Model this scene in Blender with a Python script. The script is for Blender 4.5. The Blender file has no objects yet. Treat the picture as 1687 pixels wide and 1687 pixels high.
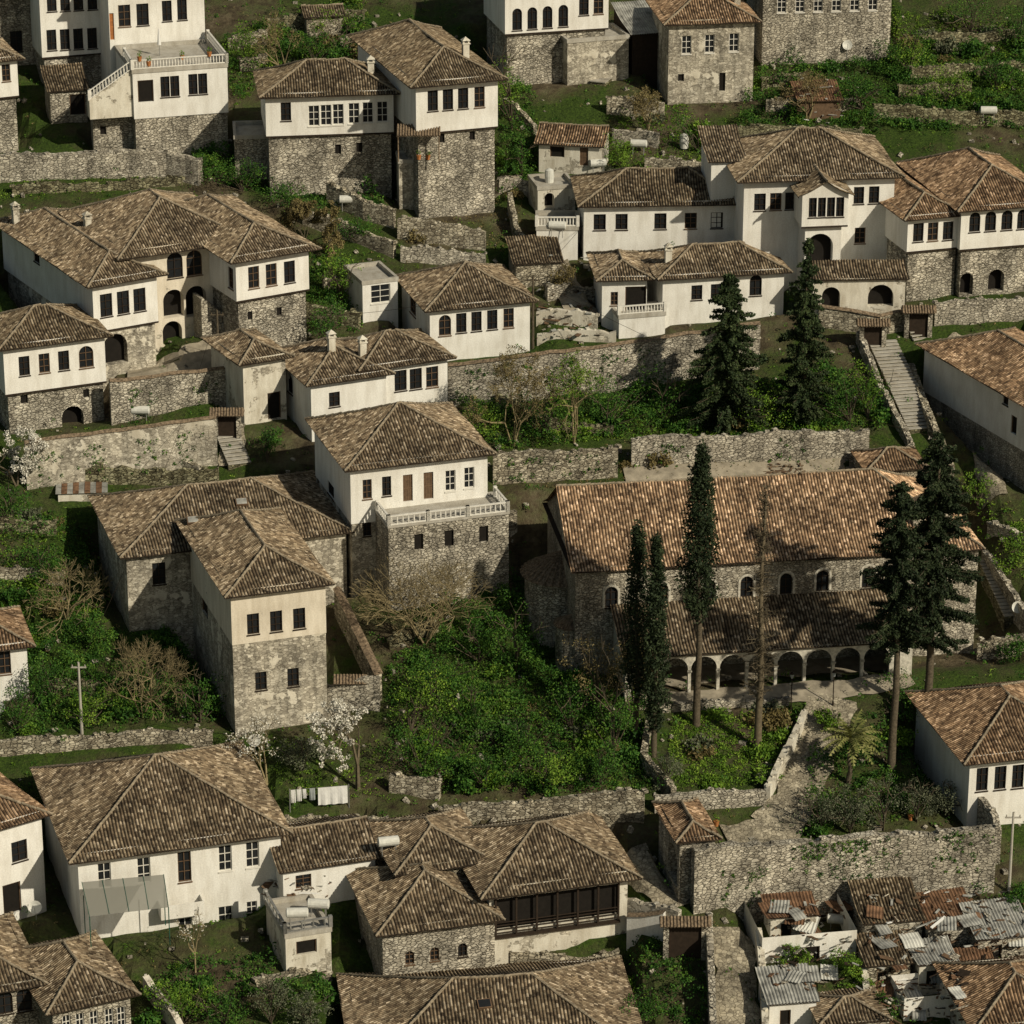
import bpy, math, random
import numpy as np
from mathutils import Vector, Matrix
rnd=random.Random(7); nr=np.random.default_rng(7)
S=bpy.context.scene; COL=S.collection
# ---------------------------------------------------------------- camera survey
FOV=math.radians(16.5); K=math.tan(FOV/2); TH=math.radians(22); CZ=132.4
CAM=np.array([0,0,CZ])
def rdir(px,py):
    u=(px/1687-.5)*2*K; v=(.5-py/1687)*2*K
    return np.array([u,math.cos(TH)+v*math.sin(TH),-math.sin(TH)+v*math.cos(TH)])
def T0(x,y): return 20+.325*(y-278)+.5*np.sin(x*.07+1)*np.cos(y*.05)+.2*np.sin(x*.21+y*.13)
PADS=[]
def T(x,y):
    z=T0(x,y)
    for (a,b,c,s,W,D,zp,m) in PADS:
        lu=(x-a)*c+(y-b)*s; lv=-(x-a)*s+(y-b)*c
        d=np.maximum(np.maximum(-lu,lu-W),np.maximum(-lv,lv-D)); d=np.maximum(d,0)
        w=np.clip(1-d/m,0,1); w=w*w*(3-2*w); z=z*(1-w)+zp*w
    return z
def inpad(x,y,g=.2):
    r=np.zeros(np.shape(x),bool)
    for (a,b,c,s,W,D,zp,m) in PADS:
        lu=(x-a)*c+(y-b)*s; lv=-(x-a)*s+(y-b)*c
        r|=(lu>-g)&(lu<W+g)&(lv>-g)&(lv<D+g)
    return r
def hit(px,py,h=0,f=None):
    f=f or T
    d=rdir(px,py); t=np.linspace(170,560,1600); P=CAM+t[:,None]*d
    g=P[:,2]-f(P[:,0],P[:,1])-h
    i=int(np.argmax(g<0)); i=max(i,1)
    k=g[i-1]/(g[i-1]-g[i]); tt=t[i-1]+(t[i]-t[i-1])*k
    return CAM+tt*d, 1687/(2*K*tt)
def onz(px,py,z):
    d=rdir(px,py); return CAM+d*((z-CZ)/d[2])
# ---------------------------------------------------------------- materials
MATS={}
class NT:
    def __init__(s,name):
        s.m=bpy.data.materials.new(name); s.m.use_nodes=True; s.t=s.m.node_tree; s.b=s.t.nodes['Principled BSDF']
        s.b.inputs['Specular IOR Level'].default_value=.2
        MATS[name]=s.m
    def n(s,k,ins={},**pr):
        x=s.t.nodes.new(k)
        for a,b in pr.items(): setattr(x,a,b)
        for a,b in ins.items():
            i=x.inputs[a]
            if isinstance(b,bpy.types.NodeSocket): s.t.links.new(b,i)
            else: i.default_value=b
        return x.outputs
    def math(s,op,a,b=0,c=None):
        ins={0:a,1:b}
        if c is not None: ins[2]=c
        return s.n('ShaderNodeMath',ins,operation=op)[0]
    def ramp(s,f,st):
        x=s.t.nodes.new('ShaderNodeValToRGB'); s.t.links.new(f,x.inputs[0]); e=x.color_ramp.elements
        while len(e)<len(st): e.new(.5)
        for q,(p,c) in zip(e,st): q.position=p; q.color=(c,c,c,1) if isinstance(c,(int,float)) else (*c,1)
        return x.outputs[0]
    def mix(s,f,a,b,mode='MIX'):
        x=s.t.nodes.new('ShaderNodeMix'); x.data_type='RGBA'; x.blend_type=mode
        for i,v in ((0,f),(6,a),(7,b)):
            if isinstance(v,bpy.types.NodeSocket): s.t.links.new(v,x.inputs[i])
            else: x.inputs[i].default_value=v if isinstance(v,(int,float)) else (*v,1)
        return x.outputs[2]
    def obj(s): return s.n('ShaderNodeTexCoord')[3]
    def noise(s,co,sc,de=3,r=.55): return s.n('ShaderNodeTexNoise',{'Vector':co,'Scale':sc,'Detail':de,'Roughness':r})[0]
    def mapping(s,co,sc): return s.n('ShaderNodeMapping',{'Vector':co,'Scale':sc})[0]
    def out(s,col,rough=.9,bump=None,dist=.03,st=1):
        for i,v in (('Base Color',col),('Roughness',rough)):
            if isinstance(v,bpy.types.NodeSocket): s.t.links.new(v,s.b.inputs[i])
            else: s.b.inputs[i].default_value=v if isinstance(v,(int,float)) else (*v,1)
        if bump is not None:
            o=s.n('ShaderNodeBump',{'Height':bump,'Distance':dist,'Strength':st})[0]; s.t.links.new(o,s.b.inputs['Normal'])
        return s.m
def lerp3(a,b,k): return tuple(x*(1-k)+y*k for x,y in zip(a,b))
TP=.25
def tilemat(name,tint,dark=1):
    g=NT(name); uv=g.n('ShaderNodeUVMap')[0]; x=g.n('ShaderNodeSeparateXYZ',{0:uv})
    u=g.math('MULTIPLY',x[0],1/TP); cu=g.math('FLOOR',g.math('ADD',u,.5))
    off=g.n('ShaderNodeTexWhiteNoise',{'W':cu},noise_dimensions='1D')[0]
    v=g.math('ADD',g.math('MULTIPLY',x[1],1/.3),off); cv=g.math('FLOOR',v)
    cell=g.n('ShaderNodeCombineXYZ',{0:cu,1:cv,2:0.0})[0]
    rn=g.n('ShaderNodeTexWhiteNoise',{'Vector':cell},noise_dimensions='2D')[0]
    def t(c): return tuple(min(1,a*b*dark) for a,b in zip(c,tint))
    c=g.ramp(rn,[(0,t((.075,.055,.036))),(.3,t((.155,.118,.077))),(.6,t((.225,.174,.115))),(.85,t((.32,.258,.175))),(1,t((.52,.44,.33)))])
    ob=g.obj(); big=g.noise(ob,.3,4,.6); med=g.noise(ob,1.4,4,.65)
    c=g.mix(1,c,g.ramp(big,[(.3,.55),(.5,.95),(.7,1.22)]),'MULTIPLY')
    c=g.mix(1,c,g.ramp(med,[(.35,.62),(.6,1.1)]),'MULTIPLY')
    li=g.ramp(g.noise(ob,3.1,3,.6),[(.56,0.0),(.66,.45)]); c=g.mix(li,c,t((.29,.255,.18)))
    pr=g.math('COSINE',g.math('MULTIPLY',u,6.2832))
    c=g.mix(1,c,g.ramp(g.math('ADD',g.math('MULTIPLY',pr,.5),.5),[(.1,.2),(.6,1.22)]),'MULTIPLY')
    fr=g.math('FRACT',v)
    g.out(c,.95,g.math('ADD',g.math('MULTIPLY',fr,-1.0),g.math('MULTIPLY',rn,.7)),.05,1)
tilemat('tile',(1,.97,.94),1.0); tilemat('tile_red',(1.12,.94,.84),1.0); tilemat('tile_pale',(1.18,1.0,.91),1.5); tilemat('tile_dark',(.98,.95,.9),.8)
def stonecol(g,ob,light=0,sc=1):
    nz=g.n('ShaderNodeTexNoise',{'Vector':ob,'Scale':3.5,'Detail':2})[1]
    co=g.n('ShaderNodeVectorMath',{0:ob,1:g.n('ShaderNodeVectorMath',{0:nz,'Scale':.12},operation='SCALE')[0]},operation='ADD')[0]
    mp=g.mapping(co,(2.7*sc,2.7*sc,5.2*sc))
    v=g.n('ShaderNodeTexVoronoi',{'Vector':mp,'Scale':1.0}); e=g.n('ShaderNodeTexVoronoi',{'Vector':mp,'Scale':1.0},feature='DISTANCE_TO_EDGE')[0]
    f=g.n('ShaderNodeSeparateColor',{0:v[1]})[0]
    A=[(0,(.15,.125,.09)),(.3,(.31,.275,.21)),(.65,(.48,.435,.34)),(1,(.70,.65,.54))]
    A=[(p,lerp3(c,(.70,.66,.56),light)) for p,c in A]
    c=g.ramp(f,A)
    ed=g.ramp(e,[(.0,1.0),(.1,.0)])
    c=g.mix(ed,c,lerp3((.10,.085,.06),(.34,.31,.25),light*.9))
    big=g.noise(ob,.28,5,.65)
    c=g.mix(1,c,g.ramp(big,[(.3,.45),(.5,.9),(.7,1.12)]),'MULTIPLY')
    st=g.noise(g.mapping(ob,(1.2,1.2,.2)),1.2,4,.6); c=g.mix(1,c,g.ramp(st,[(.35,.6),(.6,1.05)]),'MULTIPLY')
    wash=g.ramp(g.noise(ob,.6,6,.7),[(.56,0.0),(.63,.2+.4*light)]); c=g.mix(wash,c,(.62,.58,.48))
    return c,g.math('MULTIPLY',ed,-1.0)
def stonemat(name,light,sc=1,tint=(1,1,1)):
    g=NT(name); ob=g.obj(); c,b=stonecol(g,ob,light,sc); c=g.mix(1,c,tint,'MULTIPLY')
    g.out(c,.95,b,.09,1)
stonemat('stone',.1,1,(1,.99,.94)); stonemat('stone_light',.3); stonemat('stone_dark',0,1,(.62,.64,.5)); stonemat('stone_small',.28,1.2)
def plastermat(name,col,peel=None,dirt=.5):
    g=NT(name); ob=g.obj()
    c=g.mix(g.ramp(g.noise(g.mapping(ob,(1,1,.22)),1.2,5,.65),[(.42,0.0),(.75,dirt)]),col,tuple(x*y for x,y in zip(col,(.48,.43,.35))))
    c=g.mix(g.ramp(g.noise(ob,.25,3),[(.5,0.0),(.8,dirt*.7)]),c,(.32,.28,.21))
    c=g.mix(1,c,g.ramp(g.noise(ob,9,2),[(.3,.86),(.7,1.04)]),'MULTIPLY')
    b=g.noise(ob,7,3)
    if peel is not None:
        sc,_=stonecol(g,ob,.3,1)
        m=g.ramp(g.noise(ob,.55,6,.62),[(peel,0.0),(peel+.03,1.0)])
        c=g.mix(m,c,sc)
        b=g.math('SUBTRACT',b,g.math('MULTIPLY',m,1.5))
    g.out(c,.92,b,.02,.6)
plastermat('plaster',(.79,.78,.735),None,.45); plastermat('plaster_old',(.68,.65,.56),.55,.7); plastermat('plaster_peel',(.66,.62,.52),.41,.6); plastermat('plaster_cream',(.72,.66,.55),.64,.55)
plastermat('concrete',(.44,.42,.37),None,.7)
def simple(name,col,rough=.8,var=.35,sc=3,bump=.02,metal=0):
    g=NT(name); ob=g.obj(); n=g.noise(ob,sc,4,.6)
    c=g.mix(1,col,g.ramp(n,[(.3,1-var),(.7,1+var*.4)]),'MULTIPLY'); g.out(c,rough,n,bump,.5); g.b.inputs['Metallic'].default_value=metal
simple('wood_dark',(.032,.022,.015)); simple('wood',(.14,.09,.055)); simple('white_paint',(.70,.68,.62),.6,.2); simple('dark',(.012,.01,.008))
simple('glass',(.018,.02,.022),.12,.2); simple('bark',(.11,.09,.062),.95,.5,6,.05); simple('twig',(.27,.22,.12),.9,.4,3); simple('twig_dark',(.14,.115,.075),.9,.4,3)
simple('mortar',(.30,.25,.18),.95,.6,4); simple('trim_stone',(.58,.55,.47),.9,.4,4); simple('metal',(.42,.42,.4),.4,.3,2,.01,.6); simple('tank_white',(.62,.62,.57),.5,.25,2)
simple('rust',(.21,.12,.07),.9,.7,1.6); simple('cloth_white',(.7,.7,.68),.9,.1); simple('cloth_grey',(.33,.36,.36),.9,.2); simple('orange',(.42,.17,.06),.8,.3)
simple('green_paint',(.03,.10,.07),.5,.2); simple('path_dirt',(.34,.30,.23),.95,.4,1.2); simple('tilecap',(.24,.18,.12),.95,.8,5,.05)
simple('sheet',(.38,.38,.35),.7,.6,1.2)
g=NT('awning'); g.out((.24,.235,.2),.5); g.b.inputs['Alpha'].default_value=.88
g=NT('cobble'); ob=g.obj(); c,b=stonecol(g,ob,.4,1.1); g.out(g.mix(1,c,(.8,.77,.7),'MULTIPLY'),.9,b,.03,.7)
def leafmat(name,a,b,c2):
    g=NT(name); r=g.n('ShaderNodeNewGeometry')[8]
    ob=g.obj(); n=g.noise(ob,.5,3)
    f=g.math('ADD',g.math('MULTIPLY',r,.55),g.math('MULTIPLY',g.math('SUBTRACT',n,.32),1.3))
    g.out(g.ramp(f,[(.1,a),(.5,b),(.9,c2)]),.7)
leafmat('leaf_ivy',(.010,.035,.006),(.035,.105,.012),(.11,.20,.025))
leafmat('leaf_grass',(.03,.07,.008),(.095,.19,.016),(.22,.32,.04))
leafmat('leaf_cypress',(.007,.014,.006),(.022,.036,.015),(.045,.062,.026))
leafmat('leaf_fir',(.010,.020,.008),(.030,.050,.018),(.065,.09,.032))
leafmat('leaf_olive',(.04,.05,.03),(.10,.115,.065),(.20,.21,.14))
leafmat('leaf_dry',(.07,.055,.02),(.15,.12,.045),(.28,.23,.11))
leafmat('blossom',(.42,.40,.33),(.62,.6,.52),(.78,.76,.69))
leafmat('leaf_palm',(.06,.08,.02),(.16,.17,.05),(.30,.29,.12))
g=NT('terrain'); ob=g.obj(); n1=g.noise(ob,.09,6,.6); n2=g.noise(ob,.7,6,.7); n3=g.noise(ob,4,4,.7)
c=g.ramp(n2,[(.3,(.03,.023,.013)),(.5,(.085,.068,.04)),(.7,(.19,.155,.105))])
gr=g.ramp(n3,[(.3,(.014,.028,.005)),(.6,(.045,.08,.011)),(.8,(.10,.14,.022))])
c=g.mix(g.ramp(g.math('ADD',n1,g.math('MULTIPLY',n2,.5)),[(.62,0.0),(.82,1.0)]),c,gr)
g.out(c,.95,n3,.2,1)
# ---------------------------------------------------------------- mesh helpers
class MB:
    def __init__(s): s.v=[];s.f=[];s.m=[];s.uv=[]
    def add(s,vs,fs,m=0,uv=None):
        k=len(s.v); s.v+= [tuple(map(float,a)) for a in vs]; s.uv+= (uv if uv is not None else [(0.,0.)]*len(vs))
        for q in fs: s.f.append(tuple(i+k for i in q)); s.m.append(m)
    def quad(s,a,b,c,d,m=0): s.add([a,b,c,d],[(0,1,2,3)],m)
    def box(s,x0,x1,y0,y1,z0,z1,m=0,X=None):
        vs=[(x,y,z) for z in (z0,z1) for x,y in ((x0,y0),(x1,y0),(x1,y1),(x0,y1))]
        if X is not None: vs=[tuple(X@Vector(a)) for a in vs]
        s.add(vs,[(3,2,1,0),(4,5,6,7),(0,1,5,4),(1,2,6,5),(2,3,7,6),(3,0,4,7)],m)
    def tube(s,p,q,r0,r1,n=6,m=0,cap=False):
        p=Vector(p);q=Vector(q); d=(q-p)
        if d.length<1e-6: return
        d.normalize(); a=d.orthogonal().normalized(); b=d.cross(a)
        vs=[]
        for c,r in ((p,r0),(q,r1)):
            for i in range(n):
                t=6.28318*i/n; vs.append(tuple(c+a*(r*math.cos(t))+b*(r*math.sin(t))))
        fs=[(i,(i+1)%n,n+(i+1)%n,n+i) for i in range(n)]
        if cap: fs+=[tuple(range(n))[::-1],tuple(range(n,2*n))]
        s.add(vs,fs,m)
    def obj(s,name,mats,parent=None,M=None,smooth=False,uv=False):
        me=bpy.data.meshes.new(name); me.from_pydata(s.v,[],s.f)
        for a in mats: me.materials.append(MATS[a])
        me.polygons.foreach_set('material_index',s.m)
        if uv:
            l=me.uv_layers.new(name='UVMap'); li=np.empty(len(me.loops),np.int32); me.loops.foreach_get('vertex_index',li)
            l.data.foreach_set('uv',np.array(s.uv,np.float32)[li].ravel())
        if smooth: me.polygons.foreach_set('use_smooth',[True]*len(me.polygons))
        me.update(); return link(name,me,parent,M)
def link(name,data,parent=None,M=None):
    o=bpy.data.objects.new(name,data); COL.objects.link(o)
    if parent: o.parent=parent
    if M is not None: o.matrix_basis=M
    return o
def tag(o,label,cat,group=None,kind=None):
    if label: o['label']=label
    if cat: o['category']=cat
    if group: o['group']=group
    if kind: o['kind']=kind
    return o
def fmesh(name,V,mat,nv=4):
    me=bpy.data.meshes.new(name); V=np.ascontiguousarray(V,np.float32).reshape(-1,3); n=len(V)//nv
    me.vertices.add(len(V)); me.vertices.foreach_set('co',V.ravel())
    me.loops.add(len(V)); me.loops.foreach_set('vertex_index',np.arange(len(V),dtype=np.int32))
    me.polygons.add(n); me.polygons.foreach_set('loop_start',np.arange(0,len(V),nv,dtype=np.int32))
    me.update(calc_edges=True); me.materials.append(MATS[mat]); return me
def leaves(P,s,asp=.6,flat=0):
    n=len(P); a=nr.normal(size=(n,3)); a[:,2]*=(1-flat); a/=np.linalg.norm(a,axis=1)[:,None]
    b=np.cross(a,nr.normal(size=(n,3))); b/=np.linalg.norm(b,axis=1)[:,None]
    sz=(s*nr.uniform(.5,1.3,n))[:,None]
    return np.stack([P+a*sz*.5,P+b*sz*.5*asp,P-a*sz*.5,P-b*sz*.5*asp],1).reshape(-1,3)
def clump(C,R,n,z=1):
    C=np.repeat(C,n,0); R=np.repeat(R,n)[:,None]
    d=nr.normal(size=C.shape); d/=np.linalg.norm(d,axis=1)[:,None]; d*=nr.uniform(.35,1,len(C))[:,None]; d[:,2]*=z
    return C+d*R
# ---------------------------------------------------------------- building system
def slope(mb,o,ax,inn,L,run,cl,cr,ze,tp,seed):
    n=max(4,int(L/(TP/4))); u=np.linspace(0,L,n); k=9
    sm=np.full(n,run)
    if cl: sm=np.minimum(sm,u/cl)
    if cr: sm=np.minimum(sm,(L-u)/cr)
    fr=np.linspace(0,1,k); s=sm[:,None]*fr[None,:]; U=np.repeat(u[:,None],k,1)
    W=U+.03*np.sin(s*1.3+seed)
    x=o[0]+ax[0]*W+inn[0]*s; y=o[1]+ax[1]*W+inn[1]*s
    z=ze+s*tp+.045*np.cos(U*2*np.pi/TP)+.06*np.sin(x*.9+seed)*np.sin(y*.8+seed)-.14*np.sin(np.pi*s/run)
    V=np.stack([x,y,z],2).reshape(-1,3)
    uv=np.stack([U+round(seed*9)*TP,s/math.cos(math.atan(tp))+seed],2).reshape(-1,2)
    i=np.arange(n-1)[:,None]*k+np.arange(k-1)[None,:]; i=i.ravel()
    F=np.stack([i,i+k,i+k+1,i+1],1)
    mb.add(V.tolist(),F.tolist(),0,[tuple(a) for a in uv.tolist()])
def caps(mb,p,q,r=.1):
    p=Vector(p);q=Vector(q); n=max(1,int((q-p).length/.4))
    for i in range(n):
        a=p.lerp(q,i/n); b=p.lerp(q,(i+1.15)/n if i<n-1 else 1)
        j=rnd.uniform(-.03,.03)-.14*math.sin(math.pi*i/n)*.6; mb.tube(a+Vector((0,0,j)),b+Vector((0,0,j+.02)),r*.9,r*1.15,6,1)
def roofm(W,D,ze,tp,oh,mode,seed):
    mb=MB(); x0,x1,y0,y1=-oh,W+oh,-oh,D+oh; w=x1-x0; d=y1-y0
    def F(L,run,a,b): slope(mb,(x0,y0),(1,0),(0,1),L,run,a,b,ze,tp,seed)
    def B(L,run,a,b): slope(mb,(x1,y1),(-1,0),(0,-1),L,run,a,b,ze,tp,seed)
    def Lf(L,run,a,b): slope(mb,(x0,y1),(0,-1),(1,0),L,run,a,b,ze,tp,seed)
    def R(L,run,a,b): slope(mb,(x1,y0),(0,1),(-1,0),L,run,a,b,ze,tp,seed)
    if mode=='hip':
        r=min(w,d)/2; F(w,r,1,1);B(w,r,1,1);Lf(d,r,1,1);R(d,r,1,1); zt=ze+r*tp+.04
        if w>=d: a=(x0+r,(y0+y1)/2,zt); b=(x1-r,(y0+y1)/2,zt); ends=[(x0,y0,a),(x0,y1,a),(x1,y0,b),(x1,y1,b)]
        else: a=((x0+x1)/2,y0+r,zt); b=((x0+x1)/2,y1-r,zt); ends=[(x0,y0,a),(x1,y0,a),(x0,y1,b),(x1,y1,b)]
        for (p,q,e) in ends: caps(mb,(p,q,ze+.05),e)
        caps(mb,a,b)
    elif mode in('gab','hipR'):
        r=d/2; h=1 if mode=='hipR' else 0
        F(w,r,0,h);B(w,r,h,0); zt=ze+r*tp+.04; ym=(y0+y1)/2; caps(mb,(x0,ym,zt),(x1-h*r,ym,zt))
        if h: R(d,r,1,1); caps(mb,(x1,y0,ze+.05),(x1-r,ym,zt)); caps(mb,(x1,y1,ze+.05),(x1-r,ym,zt))
    elif mode=='gabV':
        r=w/2; Lf(d,r,0,0);R(d,r,0,0); zt=ze+r*tp+.04; xm=(x0+x1)/2; caps(mb,(xm,y0,zt),(xm,y1,zt))
    elif mode=='shed': F(w,d,0,0)
    z=ze-.04
    if mode in('hip','hipR'): mb.quad((x0+.05,y0+.05,z),(x1-.05,y0+.05,z),(x1-.05,y1-.05,z),(x0+.05,y1-.05,z),2)
    if mode!='gabV': mb.box(x0+.04,x1-.04,y0+.04,y0+.1,ze-.1,ze-.0,2)
    if mode in('hip','hipR','gabV'): mb.box(x1-.1,x1-.04,y0+.12,y1-.04,ze-.1,ze,2)
    if mode in('hip','gabV'): mb.box(x0+.04,x0+.1,y0+.12,y1-.04,ze-.1,ze,2)
    return mb
def panel(mb,P,ua,ub,za,zb,holes,m=0,dep=.24):
    hs=[(max(a,ua+.05),min(b,ub-.05),max(c,za+.05),min(d,zb-.05),k) for a,b,c,d,k in holes]
    hs=[q for q in hs if q[1]-q[0]>.15 and q[3]-q[2]>.15]
    us=sorted({ua,ub,*[q[0] for q in hs],*[q[1] for q in hs]}); zs=sorted({za,zb,*[q[2] for q in hs],*[q[3] for q in hs]})
    for i in range(len(us)-1):
        for j in range(len(zs)-1):
            cu=(us[i]+us[i+1])/2; cz=(zs[j]+zs[j+1])/2
            if any(q[0]<cu<q[1] and q[2]<cz<q[3] for q in hs): continue
            mb.quad(P(us[i],zs[j],0),P(us[i+1],zs[j],0),P(us[i+1],zs[j+1],0),P(us[i],zs[j+1],0),m)
    D0=dep
    for a,b,c,d,k in hs:
        dep=.8 if (k==2) else D0
        if k:
            r=(b-a)/2; cu=(a+b)/2
            r2=min(r,d-c-.1); zc=d-r2; pts=[(cu-r*math.cos(math.pi*i/12),zc+r2*math.sin(math.pi*i/12)) for i in range(13)]
            for (p,q) in zip(pts,pts[1:]):
                mb.quad(P(p[0],p[1],0),P(q[0],q[1],0),P(q[0],d,0),P(p[0],d,0),m)
                mb.quad(P(p[0],p[1],0),P(q[0],q[1],0),P(q[0],q[1],dep),P(p[0],p[1],dep),m)
            top=zc
        else:
            top=d; mb.quad(P(a,d,0),P(b,d,0),P(b,d,dep),P(a,d,dep),m)
        mb.quad(P(a,c,0),P(a,top,0),P(a,top,dep),P(a,c,dep),m); mb.quad(P(b,c,0),P(b,top,0),P(b,top,dep),P(b,c,dep),m)
        mb.quad(P(a,c,0),P(b,c,0),P(b,c,dep),P(a,c,dep),m)
    return hs
def window(par,M,w,h,kind):
    arch=kind in 'aAc'; r=w/2; y=.2 if kind!='A' else .78
    if kind=='D' or kind=='O':
        mb=MB(); mb.box(-w/2,w/2,.14,.2,0,h,0)
        for i in range(1,4): mb.box(-w/2+w*i/4-.015,-w/2+w*i/4+.015,.12,.145,.05,h-.05,0)
        mb.box(-w/2,w/2,.11,.142,h*.45,h*.5,0)
        return mb.obj('door',['orange' if kind=='O' else 'wood'],par,M)
    mb=MB()
    if arch:
        zc=h-r; pts=[(-r,0),(r,0)]+[(r*math.cos(math.pi*i/12),zc+r*math.sin(math.pi*i/12)) for i in range(13)]
        mb.add([(a,y,b) for a,b in pts],[tuple(range(len(pts)))])
    else: mb.quad((-r,y,0),(r,y,0),(r,y,h),(-r,y,h))
    o=mb.obj('door' if kind=='A' else 'window',['dark' if kind in 'oA' else 'glass'],par,M)  # arched and plain openings: near-black sheet painted in place of interior shade
    if kind in 'oA':
        if kind=='o' and w>.8 and h>1 and w<3:
            fm=MB(); fm.box(-r,r,.1,.19,h-.1,h); fm.box(-r,-r+.08,.1,.19,0,h-.1); fm.box(r-.08,r,.1,.19,0,h-.1); fm.obj('frame',['wood'],o)
        return o
    fm=MB(); t=.07; y0,y1=.1,.19; zt=h-(r if arch else 0)
    fm.box(-r,-r+t,y0,y1,0,h if not arch else zt); fm.box(r-t,r,y0,y1,0,h if not arch else zt)
    fm.box(-r+t,r-t,y0+.002,y1,0,t); fm.box(-.03,.03,y0+.01,y1,t,h-t)
    if not arch: fm.box(-r+t,r-t,y0+.002,y1,h-t,h)
    else:
        for i in range(10):
            a0=math.pi*i/10;a1=math.pi*(i+1)/10; q=[(R*math.cos(a),zt+R*math.sin(a)) for a,R in ((a0,r),(a1,r),(a1,r-t),(a0,r-t))]
            fm.quad(*[(a,y0,b) for a,b in q])
    nb=2 if h>1.1 else 1
    for i in range(1,nb+1):
        z=zt*i/(nb+1) if not arch else zt*i/nb
        fm.box(-r+t,r-t,y0+.015,y1-.01,z-.022,z+.022)
    fm.box(-r-.06,r+.06,-.07,.02,-.1,-.006)
    fm.obj('frame',['white_paint' if kind in 'wc' else 'wood_dark' if rnd.random()<.7 else 'wood'],o)
    return o
class HS:
    def __init__(s,label,name='house',cat='house'): s.o=None; s.label=label; s.name=name; s.cat=cat
def facehit(Mi,px,py,side,ins):
    o=Mi@Vector(CAM); d=Mi.to_3x3()@Vector(rdir(px,py))
    if side=='F': t=(ins-o.y)/d.y; return o.x+t*d.x,o.z+t*d.z
    t=(ins-o.x)/d.x; return o.y+t*d.y,o.z+t*d.z
SEED=[0]
def blk(H,A,B,h,d,hs=0,ins=.25,roof='hip',pit=24,oh=.65,wm='plaster',sm='stone',tm='tile',F=(),L=(),drop=0,ch=(),mg=2.2,lw=None):
    PA,ppm=hit(A[0],A[1],h,T0); PB=onz(B[0],B[1],PA[2]); e=PB-PA; W=math.hypot(e[0],e[1]); yaw=math.atan2(e[1],e[0])
    z0=PA[2]-h-drop; h+=drop
    M=Matrix.Translation((PA[0],PA[1],z0))@Matrix.Rotation(yaw,4,'Z')
    if H.o is None:
        H.o=link(H.name,None); H.o.matrix_basis=M; H.o.empty_display_size=1; tag(H.o,H.label,H.cat); H.Mi=M.inverted()
    R=H.Mi@M; Mi=M.inverted(); PADS.append((PA[0],PA[1],math.cos(yaw),math.sin(yaw),W,d,z0,mg))
    SEED[0]+=1; seed=SEED[0]*1.37; tp=math.tan(math.radians(pit))
    if roof=='flat' or roof=='open' or roof is None: zt=h
    else: ze=h+oh*.38; zt=ze+oh*tp-.05
    holes={'F':[[],[]],'L':[[],[]]}
    for side,lst in (('F',F),('L',L)):
        for (cx,cy,w,hh,k) in lst:
            low=0
            uc,zc=facehit(Mi,cx,cy,side,0); i_=0
            if hs and zc<hs: low=1; i_=ins
            ua=facehit(Mi,cx-w/2,cy,side,i_)[0]; ub=facehit(Mi,cx+w/2,cy,side,i_)[0]; ua,ub=min(ua,ub),max(ua,ub)
            za=facehit(Mi,cx,cy+hh/2,side,i_)[1]; zb=facehit(Mi,cx,cy-hh/2,side,i_)[1]
            holes[side][low].append((ua,ub,za,zb,2 if k=='A' else 1 if k in 'ac' else 0,k))
    def walls(nm,i,za,zb,mat,hf,hl,gable):
        mb=MB()
        lim=dict(F=(i,W-i),L=(i,d-i))
        for side,P,hh in (('F',lambda u,z,q:(u,i+q,z),hf),('L',lambda u,z,q:(i+q,u,z),hl)):
            a,b=lim[side]; panel(mb,P,a,b,za,zb,[q[:5] for q in hh])
            for q in hh:
                ua,ub=max(q[0],a+.05),min(q[1],b-.05); zz0,zz1=max(q[2],za+.05),min(q[3],zb-.05)
                if ub-ua<.16 or zz1-zz0<.16: continue
                c=(ua+ub)/2
                X=Matrix.Translation((c,i,zz0)) if side=='F' else Matrix.Translation((i,c,zz0))@Matrix.Rotation(-math.pi/2,4,'Z')
                window(H.o,R@X,ub-ua,zz1-zz0,q[5])
        panel(mb,lambda u,z,q:(W-i-q,u,z),i,d-i,za,zb,[]); panel(mb,lambda u,z,q:(u,d-i-q,z),i,W-i,za,zb,[])
        if gable:
            if roof in('gab','hipR'):
                zr=ze+(d/2+oh)*tp-.08
                for x in ([i,W-i] if roof=='gab' else [i]): mb.add([(x,i,zb),(x,d-i,zb),(x,d/2,zr)],[(0,1,2)])
            if roof=='gabV':
                zr=ze+(W/2+oh)*tp-.08
                for y in(i,d-i): mb.add([(i,y,zb),(W-i,y,zb),(W/2,y,zr)],[(0,1,2)])
            if roof=='shed':
                zr=ze+(d+oh)*tp-.1
                for x in(i,W-i): mb.add([(x,i,zb),(x,d-i,zb),(x,d-i,zr)],[(0,1,2)])
                mb.quad((i,d-i,zb),(W-i,d-i,zb),(W-i,d-i,zr),(i,d-i,zr))
        if hs and za==hs and ins>.15: mb.quad((0,0,hs),(W,0,hs),(W,d,hs),(0,d,hs),1); mb.box(-.02,W+.02,-.02,.0-.002,hs-.1,hs+.06,1)
        mb.obj(nm,[mat,'wood_dark'],H.o,R)
    if hs:
        walls('stone_wall',ins,-3,hs,sm,holes['F'][1],holes['L'][1],False)
        walls('wall',0,hs,zt,wm,holes['F'][0],holes['L'][0],True)
    else: walls('wall',0,-3,zt,wm,holes['F'][0],holes['L'][0],True)
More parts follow.
